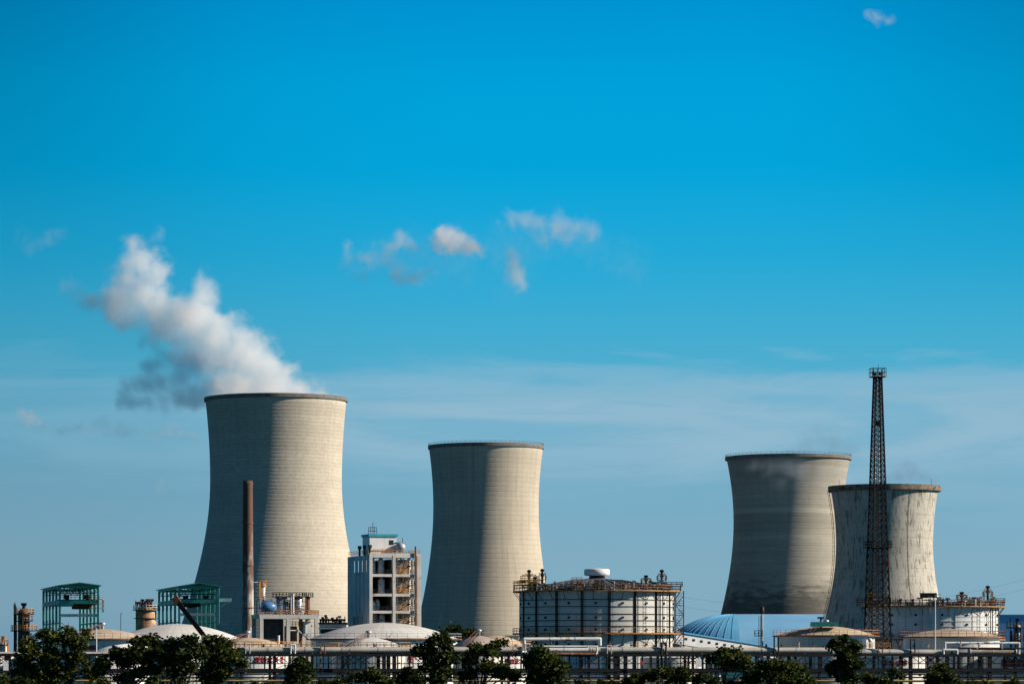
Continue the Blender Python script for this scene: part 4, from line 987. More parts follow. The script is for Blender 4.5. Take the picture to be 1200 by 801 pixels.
def globe_tank():
    D = 655; L = Loc(1019.5, D)
    t = thing('globe_tank', 'small white globe on thin legs beside the foot of the lattice mast', 'globe tank', 1019.5, D)
    z = L.z(749.5); MB().ball((0, 0, z), L.w(2.4), 20, 12).build('globe', M['white_clean'], t)
    for dx, dy in ((-0.35, -0.3), (0.35, -0.3), (0, 0.4)): MB().bar((dx*1.8, dy*1.8, 0), (dx*0.6, dy*0.6, z), 0.10).build('leg', M['white_clean'], t)
globe_tank()

# ------------------------------------------------------------------ poles, wires
def lamp_pole(label, px, py, D, mat='white_clean', arm=0.8):
    L = Loc(px, D); z = L.z(py)
    t = thing('lamp_pole', label, 'lamp pole', px, D, 'lamp poles')
    MB().tube((0, 0, 0), (0, 0, z), 0.14, 8, 0.08).build('pole', M[mat], t)
    MB().bar((0, 0, z), (arm, 0, z+0.15), 0.09).box((arm, 0, z+0.12), (0.6, 0.25, 0.14)).build('lamp_head', M[mat], t)
lamp_pole('thin white lamp pole in front of the tan domed tank', 113, 732, 560)
lamp_pole('white lamp pole in front of the ribbed tank behind the mast', 1096, 697, 640)
lamp_pole('slim dark pole between the rusty tank and the left green frame', 141.5, 719, 980, 'dark', 0.2)
lamp_pole('white post among the bushes below the blue shed', 873.5, 786, 455, 'white_clean', 0.3)
def overhead_line():
    for k, (dz, lab) in enumerate(((0, 'upper thin power line in the sky behind the gasholder and shed'), (-4.5, 'lower thin power line in the sky behind the gasholder and shed'))):
        D = 1600; mb = MB(); pts = []
        for i in range(33):
            x = XX(720, D)+(XX(1240, D)-XX(720, D))*i/32; q = (i/32-0.45)*2; pts.append((x, D, ZZ(712, D)+dz+q*q*15.0))
        for a, b in zip(pts, pts[1:]): mb.bar(a, b, 0.055)
        tag(mb.build('power_line', M['dark']), lab, 'power line', 'power lines')
overhead_line()

# ------------------------------------------------------------------ pipe rack along the front of the plant
RD, RT = 550, R(14)
def ralong(px, y=0.0):
    k = (px-CX)/F; return (RD+y)*k/(math.cos(RT)-k*math.sin(RT))
class RLoc(Loc):
    def x(s, px, y=0.0): return ralong(px, 0)-ralong(s.cx, 0)
def rthing(name, label, cat, px, group=None):
    t = thing(name, label, cat, px, RD, group, rz=RT); u = ralong(px)
    t.location = (u*math.cos(RT), RD+u*math.sin(RT), 0); return t
def pipe_rack():
    D = RD; L = RLoc(600, D)
    t = rthing('pipe_rack', 'long dark steel pipe rack running along the front of the whole plant', 'pipe rack', 600)
    dep = 4.5; z1, zr, z2, z3 = L.z(767), L.z(777), L.z(785), L.z(801)
    xa, xb = L.x(-25), L.x(1225)
    posts = [10, 58, 104, 150, 196, 242, 283, 322, 366, 408, 450, 462, 505, 550, 596, 640, 690, 721, 733, 780, 812, 848, 886, 925, 960, 998, 1035, 1067, 1110, 1135, 1160, 1190]
    for px in posts:
        x = L.x(px); w = 0.58 if px in (450, 462, 721, 733, 1067, 1110, 1160) else 0.36
        for y in (0, dep): MB().b2(x-w/2, x+w/2, y-0.2, y+0.2, 0, z1+0.1).build('post', M['rack'], t)
        MB().b2(x-0.14, x+0.14, 0.21, dep-0.21, z1-0.25, z1+0.05).b2(x-0.14, x+0.14, 0.21, dep-0.21, z2-0.2, z2+0.1).build('cross_beam', M['rack'], t)
    for y in (-0.25, dep+0.25):
        for z, h in ((z1, 0.42), (z2, 0.46)):
            MB().b2(xa, xb, y-0.1, y+0.1, z-h/2, z+h/2).build('long_beam', M['rack'], t)
        MB().b2(xa, xb, y-0.06, y+0.06, zr-0.07, zr+0.07).build('rail_beam', M['rack'], t)
    mb = MB(); step = 1.55; n = int((xb-xa)/step); rnd = random.Random(11)
    for y in (-0.05, dep+0.05):
        for i in range(n):
            x = xa+i*step
            x += rnd.uniform(-0.3, 0.3)
            if rnd.random() < 0.8: mb.bar((x, y, 0 if rnd.random() < 0.4 else z2), (x, y, z1), rnd.choice((0.09, 0.13, 0.13, 0.2)))
            if i % 9 < 6 and rnd.random() < 0.85:
                if i % 2: mb.bar((x, y, z1-0.2), (x+step, y, zr), 0.10)
                else: mb.bar((x, y, zr), (x+step, y, z1-0.2), 0.10)
                if i % 9 in (2, 3): mb.bar((x, y, z1-0.2), (x+step, y, zr), 0.10); mb.bar((x, y, zr), (x+step, y, z1-0.2), 0.10)
    mb.build('lattice', M['rack'], t, kind='stuff')
    # two stairways up the rack
    for px in (392, 402): pass
    mb = MB(); mb.bar((L.x(384), -1.2, z3-2), (L.x(408), -1.2, z1), 0.5, 0.22); mb.bar((L.x(384), -1.5, z3-1), (L.x(408), -1.5, z1+1), 0.09); mb.build('stair', M['rack'], t)
    mb = MB(); mb.rail((L.x(600), -0.6, z1+0.25), (L.x(640), -0.6, z1+0.25), 1.1, 1.2, 0.09); mb.rail((L.x(250), dep+0.6, z1+0.25), (L.x(520), dep+0.6, z1+0.25), 1.5, 1.4, 0.08); mb.build('railing', M['rust'], t)
    # cable trays and the deck of the lower level
    MB().b2(xa, xb, 0.6, 2.0, z2+0.12, z2+0.32).build('cable_tray', M['rack'], t)
M['rack'] = pm('dark_rack_steel', (0.016, 0.018, 0.022), (0.009, 0.010, 0.012), 0.6, 0.7, rust=(0.032, 0.02, 0.015), amt=0.10, rs=0.4, spec=0.1)
pipe_rack()

def run_pipe(label, pts, r, mat, name='pipeline', flanges=True, D=RD, group='pipelines along the rack', n=14):
    """a pipe through (px, py, depth offset) points, with elbows, flanged ends and saddles"""
    cx = pts[0][0]; L = RLoc(cx, D)
    t = rthing(name, label, 'pipe', cx, group)
    P = [Vector((L.x(p[0], p[2]), p[2], L.z(p[1], p[2]+ralong(p[0])*math.sin(RT)))) for p in pts]
    MB().path(P, r, n).build('pipe_run', M[mat], t)
    if flanges:
        mb = MB()
        for a, b in ((P[0], P[1]), (P[-1], P[-2])):
            d = (b-a).normalized(); mb.tube(a, a+d*0.18, r*1.3, 14)
        mb.build('end_flange', M['pipe_white'], t, kind='stuff')
    mb = MB()
    for a, b in zip(P, P[1:]):
        if abs((b-a).z) < 0.4 and (b-a).length > 4:
            k = int((b-a).length/6.0)
            for i in range(1, k+1): q = a.lerp(b, i/(k+1)); d = (b-a).normalized(); mb.tube(q-d*0.09, q+d*0.09, r*1.06, 14)
    if mb.v: mb.build('pipe_band', M['steel'], t, kind='stuff')
    return t
run_pipe('thick grey clad pipe low on the rack behind the left trees', [(-25, 765.8, 0.9), (262, 765.8, 0.9)], 0.36, 'clad')
run_pipe('thick beige clad pipe on the rack from the rusty chimney to the gasholder', [(272, 761, 1.0), (613, 761, 1.0)], 0.50, 'clad')
run_pipe('thick beige clad pipe on the rack in front of the gasholder and blue shed', [(690, 761, 1.0), (975, 761.5, 1.0)], 0.50, 'clad')
run_pipe('thick greyish clad pipe on the rack below the ribbed tank and the mast', [(977, 763.2, 1.0), (1112, 764.0, 1.0)], 0.50, 'clad')
run_pipe('thick rust stained pipe on the rack at the right edge', [(1138, 762.5, 1.0), (1193, 763.2, 1.0)], 0.52, 'rustclad')
run_pipe('dark pipe hugging the back of the rack top', [(-25, 764.8, 3.4), (1225, 765.2, 3.4)], 0.22, 'rack', flanges=False)
run_pipe('white upper pipe of the expansion loop in front of the gasholder', [(617, 762, 1.6), (617, 748.5, 1.6), (706, 748, 1.6), (706, 761, 1.6)], 0.30, 'pipe_white', flanges=False)
run_pipe('second thin white pipe inside the expansion loop in front of the gasholder', [(623, 758.0, 0.2), (623, 756.8, 0.2), (700, 756.8, 0.2), (700, 765, 0.2)], 0.14, 'pipe_white', flanges=False)
run_pipe('short white pipe with a blank end below the expansion loop', [(628, 761, -0.3), (692, 761, -0.3)], 0.34, 'pipe_white')
run_pipe('short rusty pipe with a pale blank end below the expansion loop', [(640, 765.5, -0.7), (698, 766, -0.7)], 0.24, 'rust')
run_pipe('long upper pipe of the right hand expansion loop', [(1111, 765, 1.4), (1111, 752.8, 1.4), (1198, 753, 1.4), (1198, 768, 1.4)], 0.20, 'pipe_white', flanges=False)
run_pipe('dark middle pipe of the right hand expansion loop', [(1117, 765, 0.6), (1117, 759, 0.6), (1205, 759.3, 0.6)], 0.17, 'rack', flanges=False)
run_pipe('short riser with an elbow at the start of the right hand loop', [(1106, 767, 0.2), (1106, 761, 0.2), (1122, 761, 0.2), (1122, 767, 0.2)], 0.22, 'pipe_white', flanges=False)
run_pipe('greenish pipe on the lower deck of the rack', [(-25, 786.6, 1.2), (1225, 787.2, 1.2)], 0.20, 'steel', flanges=False)
run_pipe('thin pale pipe on the lower deck of the rack', [(-25, 789.2, 2.4), (1225, 789.6, 2.4)], 0.13, 'pipe_white', flanges=False)
run_pipe('thin rusty pipe below the lower deck of the rack', [(-25, 793.5, 0.5), (1225, 793.0, 0.5)], 0.12, 'rust', flanges=False)
def yellow_line():
    D = 486; L = Loc(600, D)
    t = thing('gas_pipe', 'thin yellow orange pipe on low trestles in front of the rack, behind the bushes', 'pipe', 600, D, 'pipelines along the rack')
    MB().tube((L.x(-25), 0, L.z(797.2)), (L.x(1225), 0, L.z(797.4)), 0.16, 10).build('pipe_run', M['yellow'], t)
    for k in range(26): x = L.x(-20+48*k); MB().b2(x-0.1, x+0.1, -0.1, 0.1, 0, L.z(797.3)-0.16).build('trestle', M['rack'], t)
yellow_line()
# sign boards on the rack
def sign_board(label, px, py, w, h, mat, marks):
    L = RLoc(px, RD); t = rthing('sign_board', label, 'sign', px, 'boards hung on the rack'); z = L.z(py)
    MB().b2(-w/2, w/2, -1.24, -1.16, z-h/2, z+h/2).build('board', M[mat], t)
    MB().bar((0, -1.1, z-h/2), (0, -1.1, z+1.2), 0.08).bar((0, -1.1, z+1.2), (0, 0, z+1.2), 0.08).build('hanger', M['rack'], t)
sign_board('small white board hanging from the rack below the blue shed', 816, 776, 0.95, 1.35, 'white_clean', None)
sign_board('small rust orange board among the leaves left of the round bush tree', 268, 788, 0.9, 0.9, 'orange', None)
sign_board('round red fire point board below the gasholder', 750, 776, 0.5, 0.6, 'red', None)
sign_board('narrow white board on the rack at the left edge', 6, 779, 0.8, 1.5, 'white_clean', None)

# ------------------------------------------------------------------ trees and bushes
def foliage(mb, blobs, n, size, rnd, clump=1.0, droop=0.0):
    tot = sum(b[3]**2*b[4] for b in blobs)
    for (x, y, z, r, fz) in blobs:
        k = int(n*(r*r*fz)/tot); nc = max(3, int(k/46))
        for c in range(nc):
            while True:
                d = Vector((rnd.uniform(-1, 1), rnd.uniform(-1, 1), rnd.uniform(-1, 1)))
                if 0.05 < d.length < 1: break
            d = d*(0.55+0.45*rnd.random())/max(0.55, d.length) if rnd.random() < 0.7 else d
            cc = Vector((x+d.x*r, y+d.y*r, z+d.z*r*fz)); cr = clump*(0.35+0.65*rnd.random())
            for i in range(int(42*(0.5+rnd.random()))):
                p = cc+Vector((rnd.gauss(0, 0.5), rnd.gauss(0, 0.5), rnd.gauss(0, 0.36)))*cr
                if p.z < 0.1: continue
                if droop: p.z -= abs(rnd.gauss(0, droop))
                s_ = size*(0.55+0.8*rnd.random())
                a = Vector((rnd.gauss(0, 1), rnd.gauss(0, 1), rnd.gauss(0, 0.55))).normalized()
                b = a.cross(Vector((rnd.gauss(0, 1), rnd.gauss(0, 1), rnd.gauss(0, 1)))).normalized()
                u, v = a*s_, b*s_*0.62
                mb.add((p-u, p-v*0.9+u*0.1, p+u, p+v), [(0, 1, 2, 3)])
def tree(name, label, cat, cx, D, blobs_px, n, mat, size=0.26, clump=1.0, seed=1, trunk=True, droop=0.0, group=None, fz=0.8):
    L = Loc(cx, D); rnd = random.Random(seed); t = thing(name, label, cat, cx, D, group)
    bl = []
    for b in blobs_px:
        px, py, rp = b[:3]; f = b[3] if len(b) > 3 else fz
        r = L.w(rp); bl.append((L.x(px+rnd.uniform(-1.5, 1.5)), rnd.uniform(-0.6, 0.6)*r, L.z(py+rnd.uniform(-1.5, 1.5)), r*rnd.uniform(0.85, 1.1), f))
    mb = MB(); foliage(mb, bl, n, size, rnd, clump, droop); mb.build('crown' if trunk else 'foliage', M[mat], t)
    if trunk:
        mb = MB(); top = max(b[2] for b in bl); r0 = 0.10+top*0.016; fork = top*0.42
        lean = rnd.uniform(-0.4, 0.4); f = Vector((lean, 0, fork))
        mb.tube((0, 0, 0), f, r0, 10, r0*0.75)
        for b in bl:
            e = Vector((b[0], b[1], b[2])); m = f.lerp(e, 0.5)+Vector((rnd.uniform(-.5, .5), rnd.uniform(-.5, .5), rnd.uniform(0.0, 0.8)))
            mb.tube(f, m, r0*0.5, 7, r0*0.32); mb.tube(m, e, r0*0.32, 6, r0*0.12)
            for k in range(3): mb.tube(m.lerp(e, 0.5+0.15*k), e+Vector((rnd.uniform(-1, 1), rnd.uniform(-1, 1), rnd.uniform(-0.2, 1)))*b[3]*0.75, r0*0.14, 5, r0*0.05)
        mb.build('trunk', M['bark'], t)
    return t
G1 = 'trees in front of the pipe rack'; G2 = 'bushes along the bottom edge'
tree('broadleaf_tree', 'largest yellow green tree at far left, in front of the brown column and green frame', 'tree', 60, 440, [(55, 742, 12), (72, 745, 14), (40, 757, 15), (90, 752, 10), (30, 774, 15), (62, 768, 18), (90, 772, 14), (108, 790, 12), (75, 790, 16), (45, 792, 16), (20, 790, 10), (101, 742, 6)], 9000, 'leaf_light', 0.27, 1.05, 1, group=G1)
tree('broadleaf_tree', 'dark spreading tree just right of the largest yellow green tree', 'tree', 150, 432, [(160, 752, 9), (178, 750, 9), (140, 766, 13, .7), (165, 765, 15, .7), (190, 762, 13, .7), (125, 775, 10, .6), (150, 776, 10, .5), (200, 775, 9, .6), (140, 792, 6), (178, 784, 10, .6), (160, 790, 8, .6), (115, 782, 8, .7)], 9500, 'leaf_dark', 0.27, 1.0, 2, group=G1)
tree('broadleaf_tree', 'dark broad tree below the leaning black boom', 'tree', 214, 428, [(202, 756, 9, .7), (221, 752, 9), (212, 768, 13, .7), (232, 764, 10), (195, 773, 9, .6), (222, 779, 9, .6), (208, 786, 10, .7)], 6500, 'leaf_dark', 0.27, 1.0, 3, group=G1)
tree('broadleaf_tree', 'tall mid green tree at the lower end of the leaning black boom', 'tree', 254, 445, [(247, 750, 9), (258, 756, 11), (242, 764, 11), (265, 770, 12), (250, 778, 14), (276, 768, 8), (284, 776, 7), (262, 790, 12), (240, 792, 9)], 6500, 'leaf', 0.27, 1.0, 4, group=G1)
tree('round_tree', 'dense round dark tree alone in front of the rack below the process unit', 'tree', 351, 440, [(351, 781, 13, .9), (343, 788, 10), (360, 787, 10), (351, 796, 14)], 5500, 'leaf_dark', 0.25, 0.8, 5, group=G1)
tree('broadleaf_tree', 'ragged tree with bare looking gaps right of the large white dome', 'tree', 520, 440, [(515, 744, 9), (507, 754, 8), (522, 755, 9), (492, 763, 9, .7), (507, 768, 10, .7), (526, 770, 11), (520, 785, 12), (500, 780, 8), (512, 796, 11)], 5500, 'leaf_dark', 0.26, 0.95, 6, group=G1)
tree('broadleaf_tree', 'ragged mid green tree in front of the grey pink dome', 'tree', 562, 448, [(560, 760, 9, .8), (574, 764, 10), (552, 772, 10), (583, 756, 5), (590, 752, 4), (570, 780, 11), (588, 786, 10), (548, 790, 9), (602, 792, 8)], 5500, 'leaf', 0.26, 0.95, 7, group=G1)
tree('far_tree', 'dark tree behind the large white dome at the foot of the smooth tower', 'tree', 540, 900, [(533, 738, 7, .8), (524, 742, 6), (547, 741, 7, .7), (558, 744, 5), (538, 748, 8)], 3000, 'leaf_dark', 0.42, 1.4, 8, group='trees deeper in the plant')
tree('willow_tree', 'drooping willow like tree below the expansion loop of the gasholder', 'tree', 637, 446, [(632, 765, 9), (648, 768, 9), (622, 774, 9), (640, 780, 12), (657, 780, 8), (630, 792, 12), (652, 794, 10)], 6500, 'leaf', 0.25, 0.85, 9, droop=0.45, group=G1)
tree('broadleaf_tree', 'flat topped tree with pale specks below the sloping conveyor gallery', 'tree', 852, 452, [(845, 766, 8, .7), (858, 766, 9, .7), (838, 773, 8, .7), (868, 772, 8, .7), (852, 778, 9, .7), (875, 780, 6)], 3800, 'leaf', 0.26, 0.95, 10, group=G1)
tree('round_tree', 'wide dense rounded tree below the flat roofed cream tank', 'tree', 915, 436, [(915, 781, 13), (897, 785, 13), (933, 786, 12), (882, 793, 11), (948, 796, 8), (908, 795, 15), (930, 798, 14)], 8500, 'leaf', 0.25, 0.85, 11, group=G1)
tree('upright_tree', 'tall narrow dark tree standing before the cream tank, left of the lattice mast', 'tree', 992, 440, [(990, 748, 7), (982, 757, 8), (1000, 756, 8), (992, 768, 12), (985, 783, 13), (1003, 778, 10), (995, 795, 14)], 7000, 'leaf_dark', 0.25, 0.85, 12, group=G1)
tree('round_tree', 'dark cone shaped round tree in front of the rack below the right domed tank', 'tree', 1102, 430, [(1103, 786, 10), (1096, 793, 11), (1112, 794, 10), (1102, 800, 15), (1118, 800, 8)], 6000, 'leaf_dark', 0.25, 0.8, 13, group=G1)
bush = [('low bush below the gap between the round tree and the dome slogans', 425, [(418, 794, 8), (432, 789, 7, .8), (440, 796, 9), (400, 800, 9), (455, 799, 8)]),
    ('dark bush left of the ragged tree, below the lit white tank', 482, [(478, 790, 9), (490, 796, 9), (470, 798, 8)]),
    ('long low hedge bush below the right half of the gasholder', 765, [(745, 796, 9), (762, 790, 8), (780, 788, 9), (800, 789, 11), (820, 793, 10), (735, 800, 7), (790, 799, 12)]),
    ('low bush at the foot of the flat topped tree', 850, [(838, 799, 7), (856, 800, 8), (868, 802, 6)]),
    ('low bush at the foot of the lattice mast and tall narrow tree', 1028, [(1018, 794, 9), (1034, 797, 8), (1048, 801, 6)]),
    ('small palm like bush standing before the white tank under the mast', 1050, [(1049, 788, 5), (1044, 793, 4), (1055, 793, 4)]),
    ('low dark bush in the bottom left corner', 8, [(5, 799, 9), (25, 800, 9)]),
    ('low bush at the foot of the two dark spreading trees', 175, [(120, 801, 8), (150, 802, 7), (180, 801, 8), (210, 801, 8)]),
    ('low bush in the bottom edge below the painted characters', 315, [(300, 802, 6), (320, 803, 7), (378, 803, 7), (392, 801, 7)]),
    ('low bush on the bottom edge below the yellow pipe and the grey store', 700, [(680, 803, 6), (705, 804, 6), (722, 802, 7)]),
    ('sparse bush on the bottom edge at far right', 1165, [(1140, 803, 7), (1160, 804, 6), (1185, 803, 7)])]
for i, (lab, cx, bl) in enumerate(bush):
    nn = int(sum(b[2]**2 for b in bl)*11)
    tree('bush', lab, 'bush', cx, 436+7*(i % 3), bl, nn, ('leaf', 'leaf_dark')[i % 2], 0.22, 0.8, 40+i, trunk=False, group=G2)
# a far belt of trees that closes the view below the horizon
def tree_belt():
    rnd = random.Random(77); D = 1450; bl = []
    for i in range(110):
        x = -270+540*i/109+rnd.uniform(-2, 2); bl.append((x, rnd.uniform(-6, 6), rnd.uniform(3.5, 6.5), rnd.uniform(4.0, 6.0), 0.85))
    mb = MB(); foliage(mb, bl, 16000, 0.75, rnd, 2.2); o = mb.build('tree_belt', M['leaf_dark']); o.location = (0, D, 0); tag(o, 'far dark belt of trees behind the tanks', 'trees', kind='stuff')
tree_belt()

# ------------------------------------------------------------------ steam and clouds: real volumes
def vapour(name, label, cat, blobs, D, dens, ns, warp, erode, soft, color=(1, 1, 1), detail=5, seed=0.0, group=None, aniso=0.2, dz=1.0, bias=0.0, hull=1.22, step=1.0, kind=None, absorb=None):
    """blobs: (px, py, r px, depth offset in px, weight) ; the hull is their merged surface, the density inside fades to nothing before it"""
    rnd = random.Random(int(seed*10)+1); full = []
    for i, b in enumerate(blobs):
        full.append(b)
        if i+1 < len(blobs):
            c = blobs[i+1]; dd = math.hypot(b[0]-c[0], b[1]-c[1])
            if 0.5*(b[2]+c[2]) < dd < 1.5*(b[2]+c[2]):
                r = 0.5*(b[2]+c[2])*0.92; full.append(((b[0]+c[0])/2+rnd.uniform(-.15, .15)*r, (b[1]+c[1])/2+rnd.uniform(-.15, .15)*r, r, rnd.uniform(-.3, .3)*r, min(b[4] if len(b) > 4 else 1, c[4] if len(c) > 4 else 1)))
    blobs = full
    s_ = D/F; cx = sum(b[0] for b in blobs)/len(blobs); cy = sum(b[1] for b in blobs)/len(blobs)
    org = Vector((XX(cx, D), D, ZZ(cy, D)))
    bl = [(Vector((XX(b[0], D), D+(b[3] if len(b) > 3 else 0)*s_, ZZ(b[1], D)))-org, b[2]*s_, b[4] if len(b) > 4 else 1.0) for b in blobs]
    bm = bmesh.new()
    for c, r, w in bl:
        bmesh.ops.create_icosphere(bm, subdivisions=3, radius=r*hull, matrix=Matrix.Translation(c))
    me = bpy.data.meshes.new(name+'_raw'); bm.to_mesh(me); bm.free()
    tmp = bpy.data.objects.new(name+'_raw', me); COL.objects.link(tmp)
    md = tmp.modifiers.new('merge', 'REMESH'); md.mode = 'VOXEL'; md.voxel_size = min(r for _, r, _ in bl)*0.28
    dg = bpy.context.evaluated_depsgraph_get(); me2 = bpy.data.meshes.new_from_object(tmp.evaluated_get(dg)); me2.name = name
    bpy.data.objects.remove(tmp); bpy.data.meshes.remove(me); me2.materials.clear()
    m = bpy.data.materials.new(name); m.use_nodes = True; nt = m.node_tree; nt.nodes.clear()
    out = nd(nt, 'ShaderNodeOutputMaterial'); pv = nd(nt, 'ShaderNodeVolumePrincipled'); nt.links.new(pv.outputs[0], out.inputs['Volume'])
    pv.inputs['Color'].default_value = (*color, 1); pv.inputs['Anisotropy'].default_value = aniso
    if absorb: pv.inputs['Absorption Color'].default_value = (*absorb, 1)
    tc = nd(nt, 'ShaderNodeTexCoord'); P0 = tc.outputs['Object']
    def vm(op, a, b=None, sc=None):
        n = nd(nt, 'ShaderNodeVectorMath', operation=op)
        for i, x in ((0, a), (1, b)):
            if x is None: continue
            if isinstance(x, (tuple, Vector)): n.inputs[i].default_value = tuple(x)
            else: nt.links.new(x, n.inputs[i])
        if sc is not None: n.inputs[3].default_value = sc
        return n
    off = vm('ADD', P0, (seed, seed*1.7, seed*0.6)).outputs[0]
    n1 = nd(nt, 'ShaderNodeTexNoise'); n1.inputs['Scale'].default_value = ns*0.45; n1.inputs['Detail'].default_value = 2.0; nt.links.new(off, n1.inputs['Vector'])
    wv = vm('SCALE', vm('SUBTRACT', n1.outputs['Color'], (0.5, 0.5, 0.5)).outputs[0], None, warp*2).outputs[0]
    P = vm('ADD', P0, wv).outputs[0]
    best = None
    for c, r, w in bl:
        d = vm('DISTANCE', P, c).outputs['Value']
        f = mth(nt, 'MULTIPLY_ADD', d, -w/r, w)
        best = f if best is None else mth(nt, 'SMOOTH_MAX', best, f, 0.18)
    n2 = nd(nt, 'ShaderNodeTexNoise'); n2.inputs['Scale'].default_value = ns; n2.inputs['Detail'].default_value = detail; n2.inputs['Roughness'].default_value = 0.64
    nt.links.new(vm('ADD', off, wv).outputs[0], n2.inputs['Vector'])
    f = mth(nt, 'ADD', best, mth(nt, 'MULTIPLY_ADD', n2.outputs['Fac'], erode, -0.5*erode-bias))
    den = mrange(nt, f, 0.0, soft, 0.0, dens)
    nt.links.new(den, pv.inputs['Density'])
    try: m.cycles.volume_step_rate = step
    except Exception: pass
    me2.materials.append(m)
    o = bpy.data.objects.new(name, me2); COL.objects.link(o); o.location = org
    tag(o, label, cat, group, kind)
    return o
vapour('steam_plume', 'dense white steam plume drifting up and left from the tallest tower', 'steam plume',
    [(388, 472, 13), (372, 468, 19), (350, 462, 28), (320, 455, 42), (282, 450, 40), (255, 448, 22), (318, 425, 24), (296, 424, 38), (262, 420, 34), (282, 398, 26), (250, 398, 38), (228, 410, 22), (230, 370, 37), (240, 343, 25), (212, 372, 34), (186, 364, 32), (192, 388, 20), (165, 345, 30), (180, 316, 23), (165, 306, 24), (157, 288, 17), (144, 328, 24), (128, 348, 25), (150, 366, 20), (112, 346, 17)],
    1500, 0.115, 0.085, 6.5, 2.9, 0.95, (0.995, 0.995, 1.0), 9, 3.0, aniso=0.0, step=0.6, bias=-0.08, hull=1.5)
vapour('steam_wisp', 'thin torn wisp of steam at the far left tip of the white plume', 'steam wisp',
    [(112, 350, 18), (98, 346, 17), (84, 334, 17), (112, 374, 16, 0, .8), (130, 380, 14, 0, .7)], 1500, 0.032, 0.10, 5.0, 2.8, 1.1, (0.90, 0.92, 1.0), 7, 9.0, group='steam wisps', bias=0.1, hull=1.45)
vapour('steam_wisp', 'small curl of steam above the top end of the white plume', 'steam wisp',
    [(160, 290, 16), (172, 282, 15), (186, 278, 14), (152, 280, 12)], 1500, 0.040, 0.12, 4.0, 2.8, 1.1, (0.90, 0.90, 1.0), 7, 10.0, group='steam wisps', bias=0.1, hull=1.45)
vapour('steam_wisp', 'faint pinkish wisp of steam in the blue far left of the plume', 'steam wisp',
    [(68, 276, 14), (56, 282, 16), (40, 288, 14), (22, 274, 15, 0, .7)], 1500, 0.024, 0.09, 5.0, 2.8, 1.1, (0.85, 0.80, 0.95), 6, 21.0, group='steam wisps', bias=0.12, hull=1.45)
vapour('shade_tinted_steam', 'dark blue grey steam tinted for shade, below the white plume, left of the tower rim', 'steam wisp',  # the plume's shade is put into this steam's darker colour
    [(245, 462, 24), (228, 462, 26), (210, 463, 25), (192, 468, 20), (174, 472, 17), (156, 475, 16), (140, 474, 14), (150, 458, 15), (172, 452, 18), (192, 446, 20), (212, 440, 28), (228, 428, 24), (200, 420, 22), (182, 428, 16), (205, 400, 16), (170, 400, 12, 0, .7)], 1500, 0.080, 0.07, 6.0, 2.4, 1.0, (0.28, 0.54, 0.78), 7, 14.0, aniso=0.0, group='steam wisps', bias=-0.02, hull=1.45)
vapour('vapour_wisp', 'thin soft vapour spilling over the front rim of the banded grey tower', 'vapour wisp',
    [(884, 548, 12), (902, 551, 16), (920, 552, 18), (940, 553, 22), (960, 556, 25), (980, 554, 22), (978, 578, 18, 0, .8), (950, 574, 16, 0, .8), (915, 568, 14, 0, .8), (992, 566, 16, 0, .8)], 1650, 0.026, 0.07, 6.0, 2.4, 1.4, (0.80, 0.88, 1.0), 6, 5.0, group='vapour at the tower rims', bias=0.0, hull=1.35)
vapour('vapour_wisp', 'faint dark vapour rising above the rim of the banded grey tower', 'vapour wisp',
    [(918, 532, 12), (932, 527, 15), (948, 522, 17), (964, 518, 18), (980, 522, 16), (996, 532, 13, 0, .8), (962, 508, 12, 0, .8)], 1720, 0.045, 0.06, 6.0, 2.4, 1.2, (0.34, 0.52, 0.68), 6, 31.0, group='vapour at the tower rims', bias=-0.04, hull=1.4)
vapour('vapour_wisp', 'faint blue grey vapour over the rim of the short pale tower', 'vapour wisp',
    [(1040, 562, 13), (1052, 556, 16), (1066, 554, 17), (1080, 560, 14), (1092, 568, 10), (1062, 544, 12, 0, .8), (1046, 546, 11, 0, .8)], 1470, 0.10, 0.08, 5.0, 2.4, 1.2, (0.34, 0.54, 0.72), 6, 41.0, group='vapour at the tower rims', bias=-0.08, hull=1.4)
def cloud(label, blobs, dens, seed, erode=2.2, soft=0.9):
    vapour('cloud', label, 'cloud', [(b[0], b[1], b[2]*1.15)+tuple(b[3:]) for b in blobs], 9000, dens*1.5, 0.024, 34.0, erode, soft, (1.0, 0.98, 0.98), 7, seed, 'small clouds', 0.35, hull=1.45, bias=0.10)
cloud('brightest small puffy cloud in the middle of the sky', [(514, 286, 12), (524, 278, 17), (536, 284, 18), (550, 292, 15), (562, 296, 10, 0, .7), (530, 294, 12, 0, .8)], 0.020, 100, 2.0, 0.75)
cloud('small upright cloud right of the brightest puffy cloud', [(600, 300, 10), (602, 312, 14), (604, 324, 16), (610, 334, 12, 0, .8), (594, 326, 10, 0, .7)], 0.013, 300)
cloud('soft cloud left of the brightest puffy cloud, with a torn lower tail', [(478, 288, 14), (466, 281, 17), (456, 290, 15), (458, 304, 15, 0, .8), (466, 318, 16, 0, .9), (484, 326, 15, 0, .9), (500, 322, 13, 0, .7), (446, 300, 16, 0, .6), (430, 306, 16, 0, .55), (415, 312, 12, 0, .55)], 0.010, 500, 2.4)
cloud('long flat hazy cloud above right of the brightest puffy cloud', [(588, 262, 14, 0, .7), (602, 258, 15), (618, 256, 16), (636, 260, 18), (654, 264, 18), (672, 267, 16), (688, 271, 12), (664, 280, 15, 0, .7), (640, 276, 14, 0, .7)], 0.009, 700, 2.4)
cloud('faint small curved cloud at the left end of the cloud group', [(405, 294, 10, 0, .9), (407, 306, 11, 0, .9), (414, 318, 12, 0, .8), (428, 322, 12, 0, .7)], 0.007, 900, 2.4)
cloud('tiny faint cloud high in the top right of the sky', [(1020, 18, 9), (1030, 18, 11), (1041, 21, 9)], 0.012, 1100, 2.4)
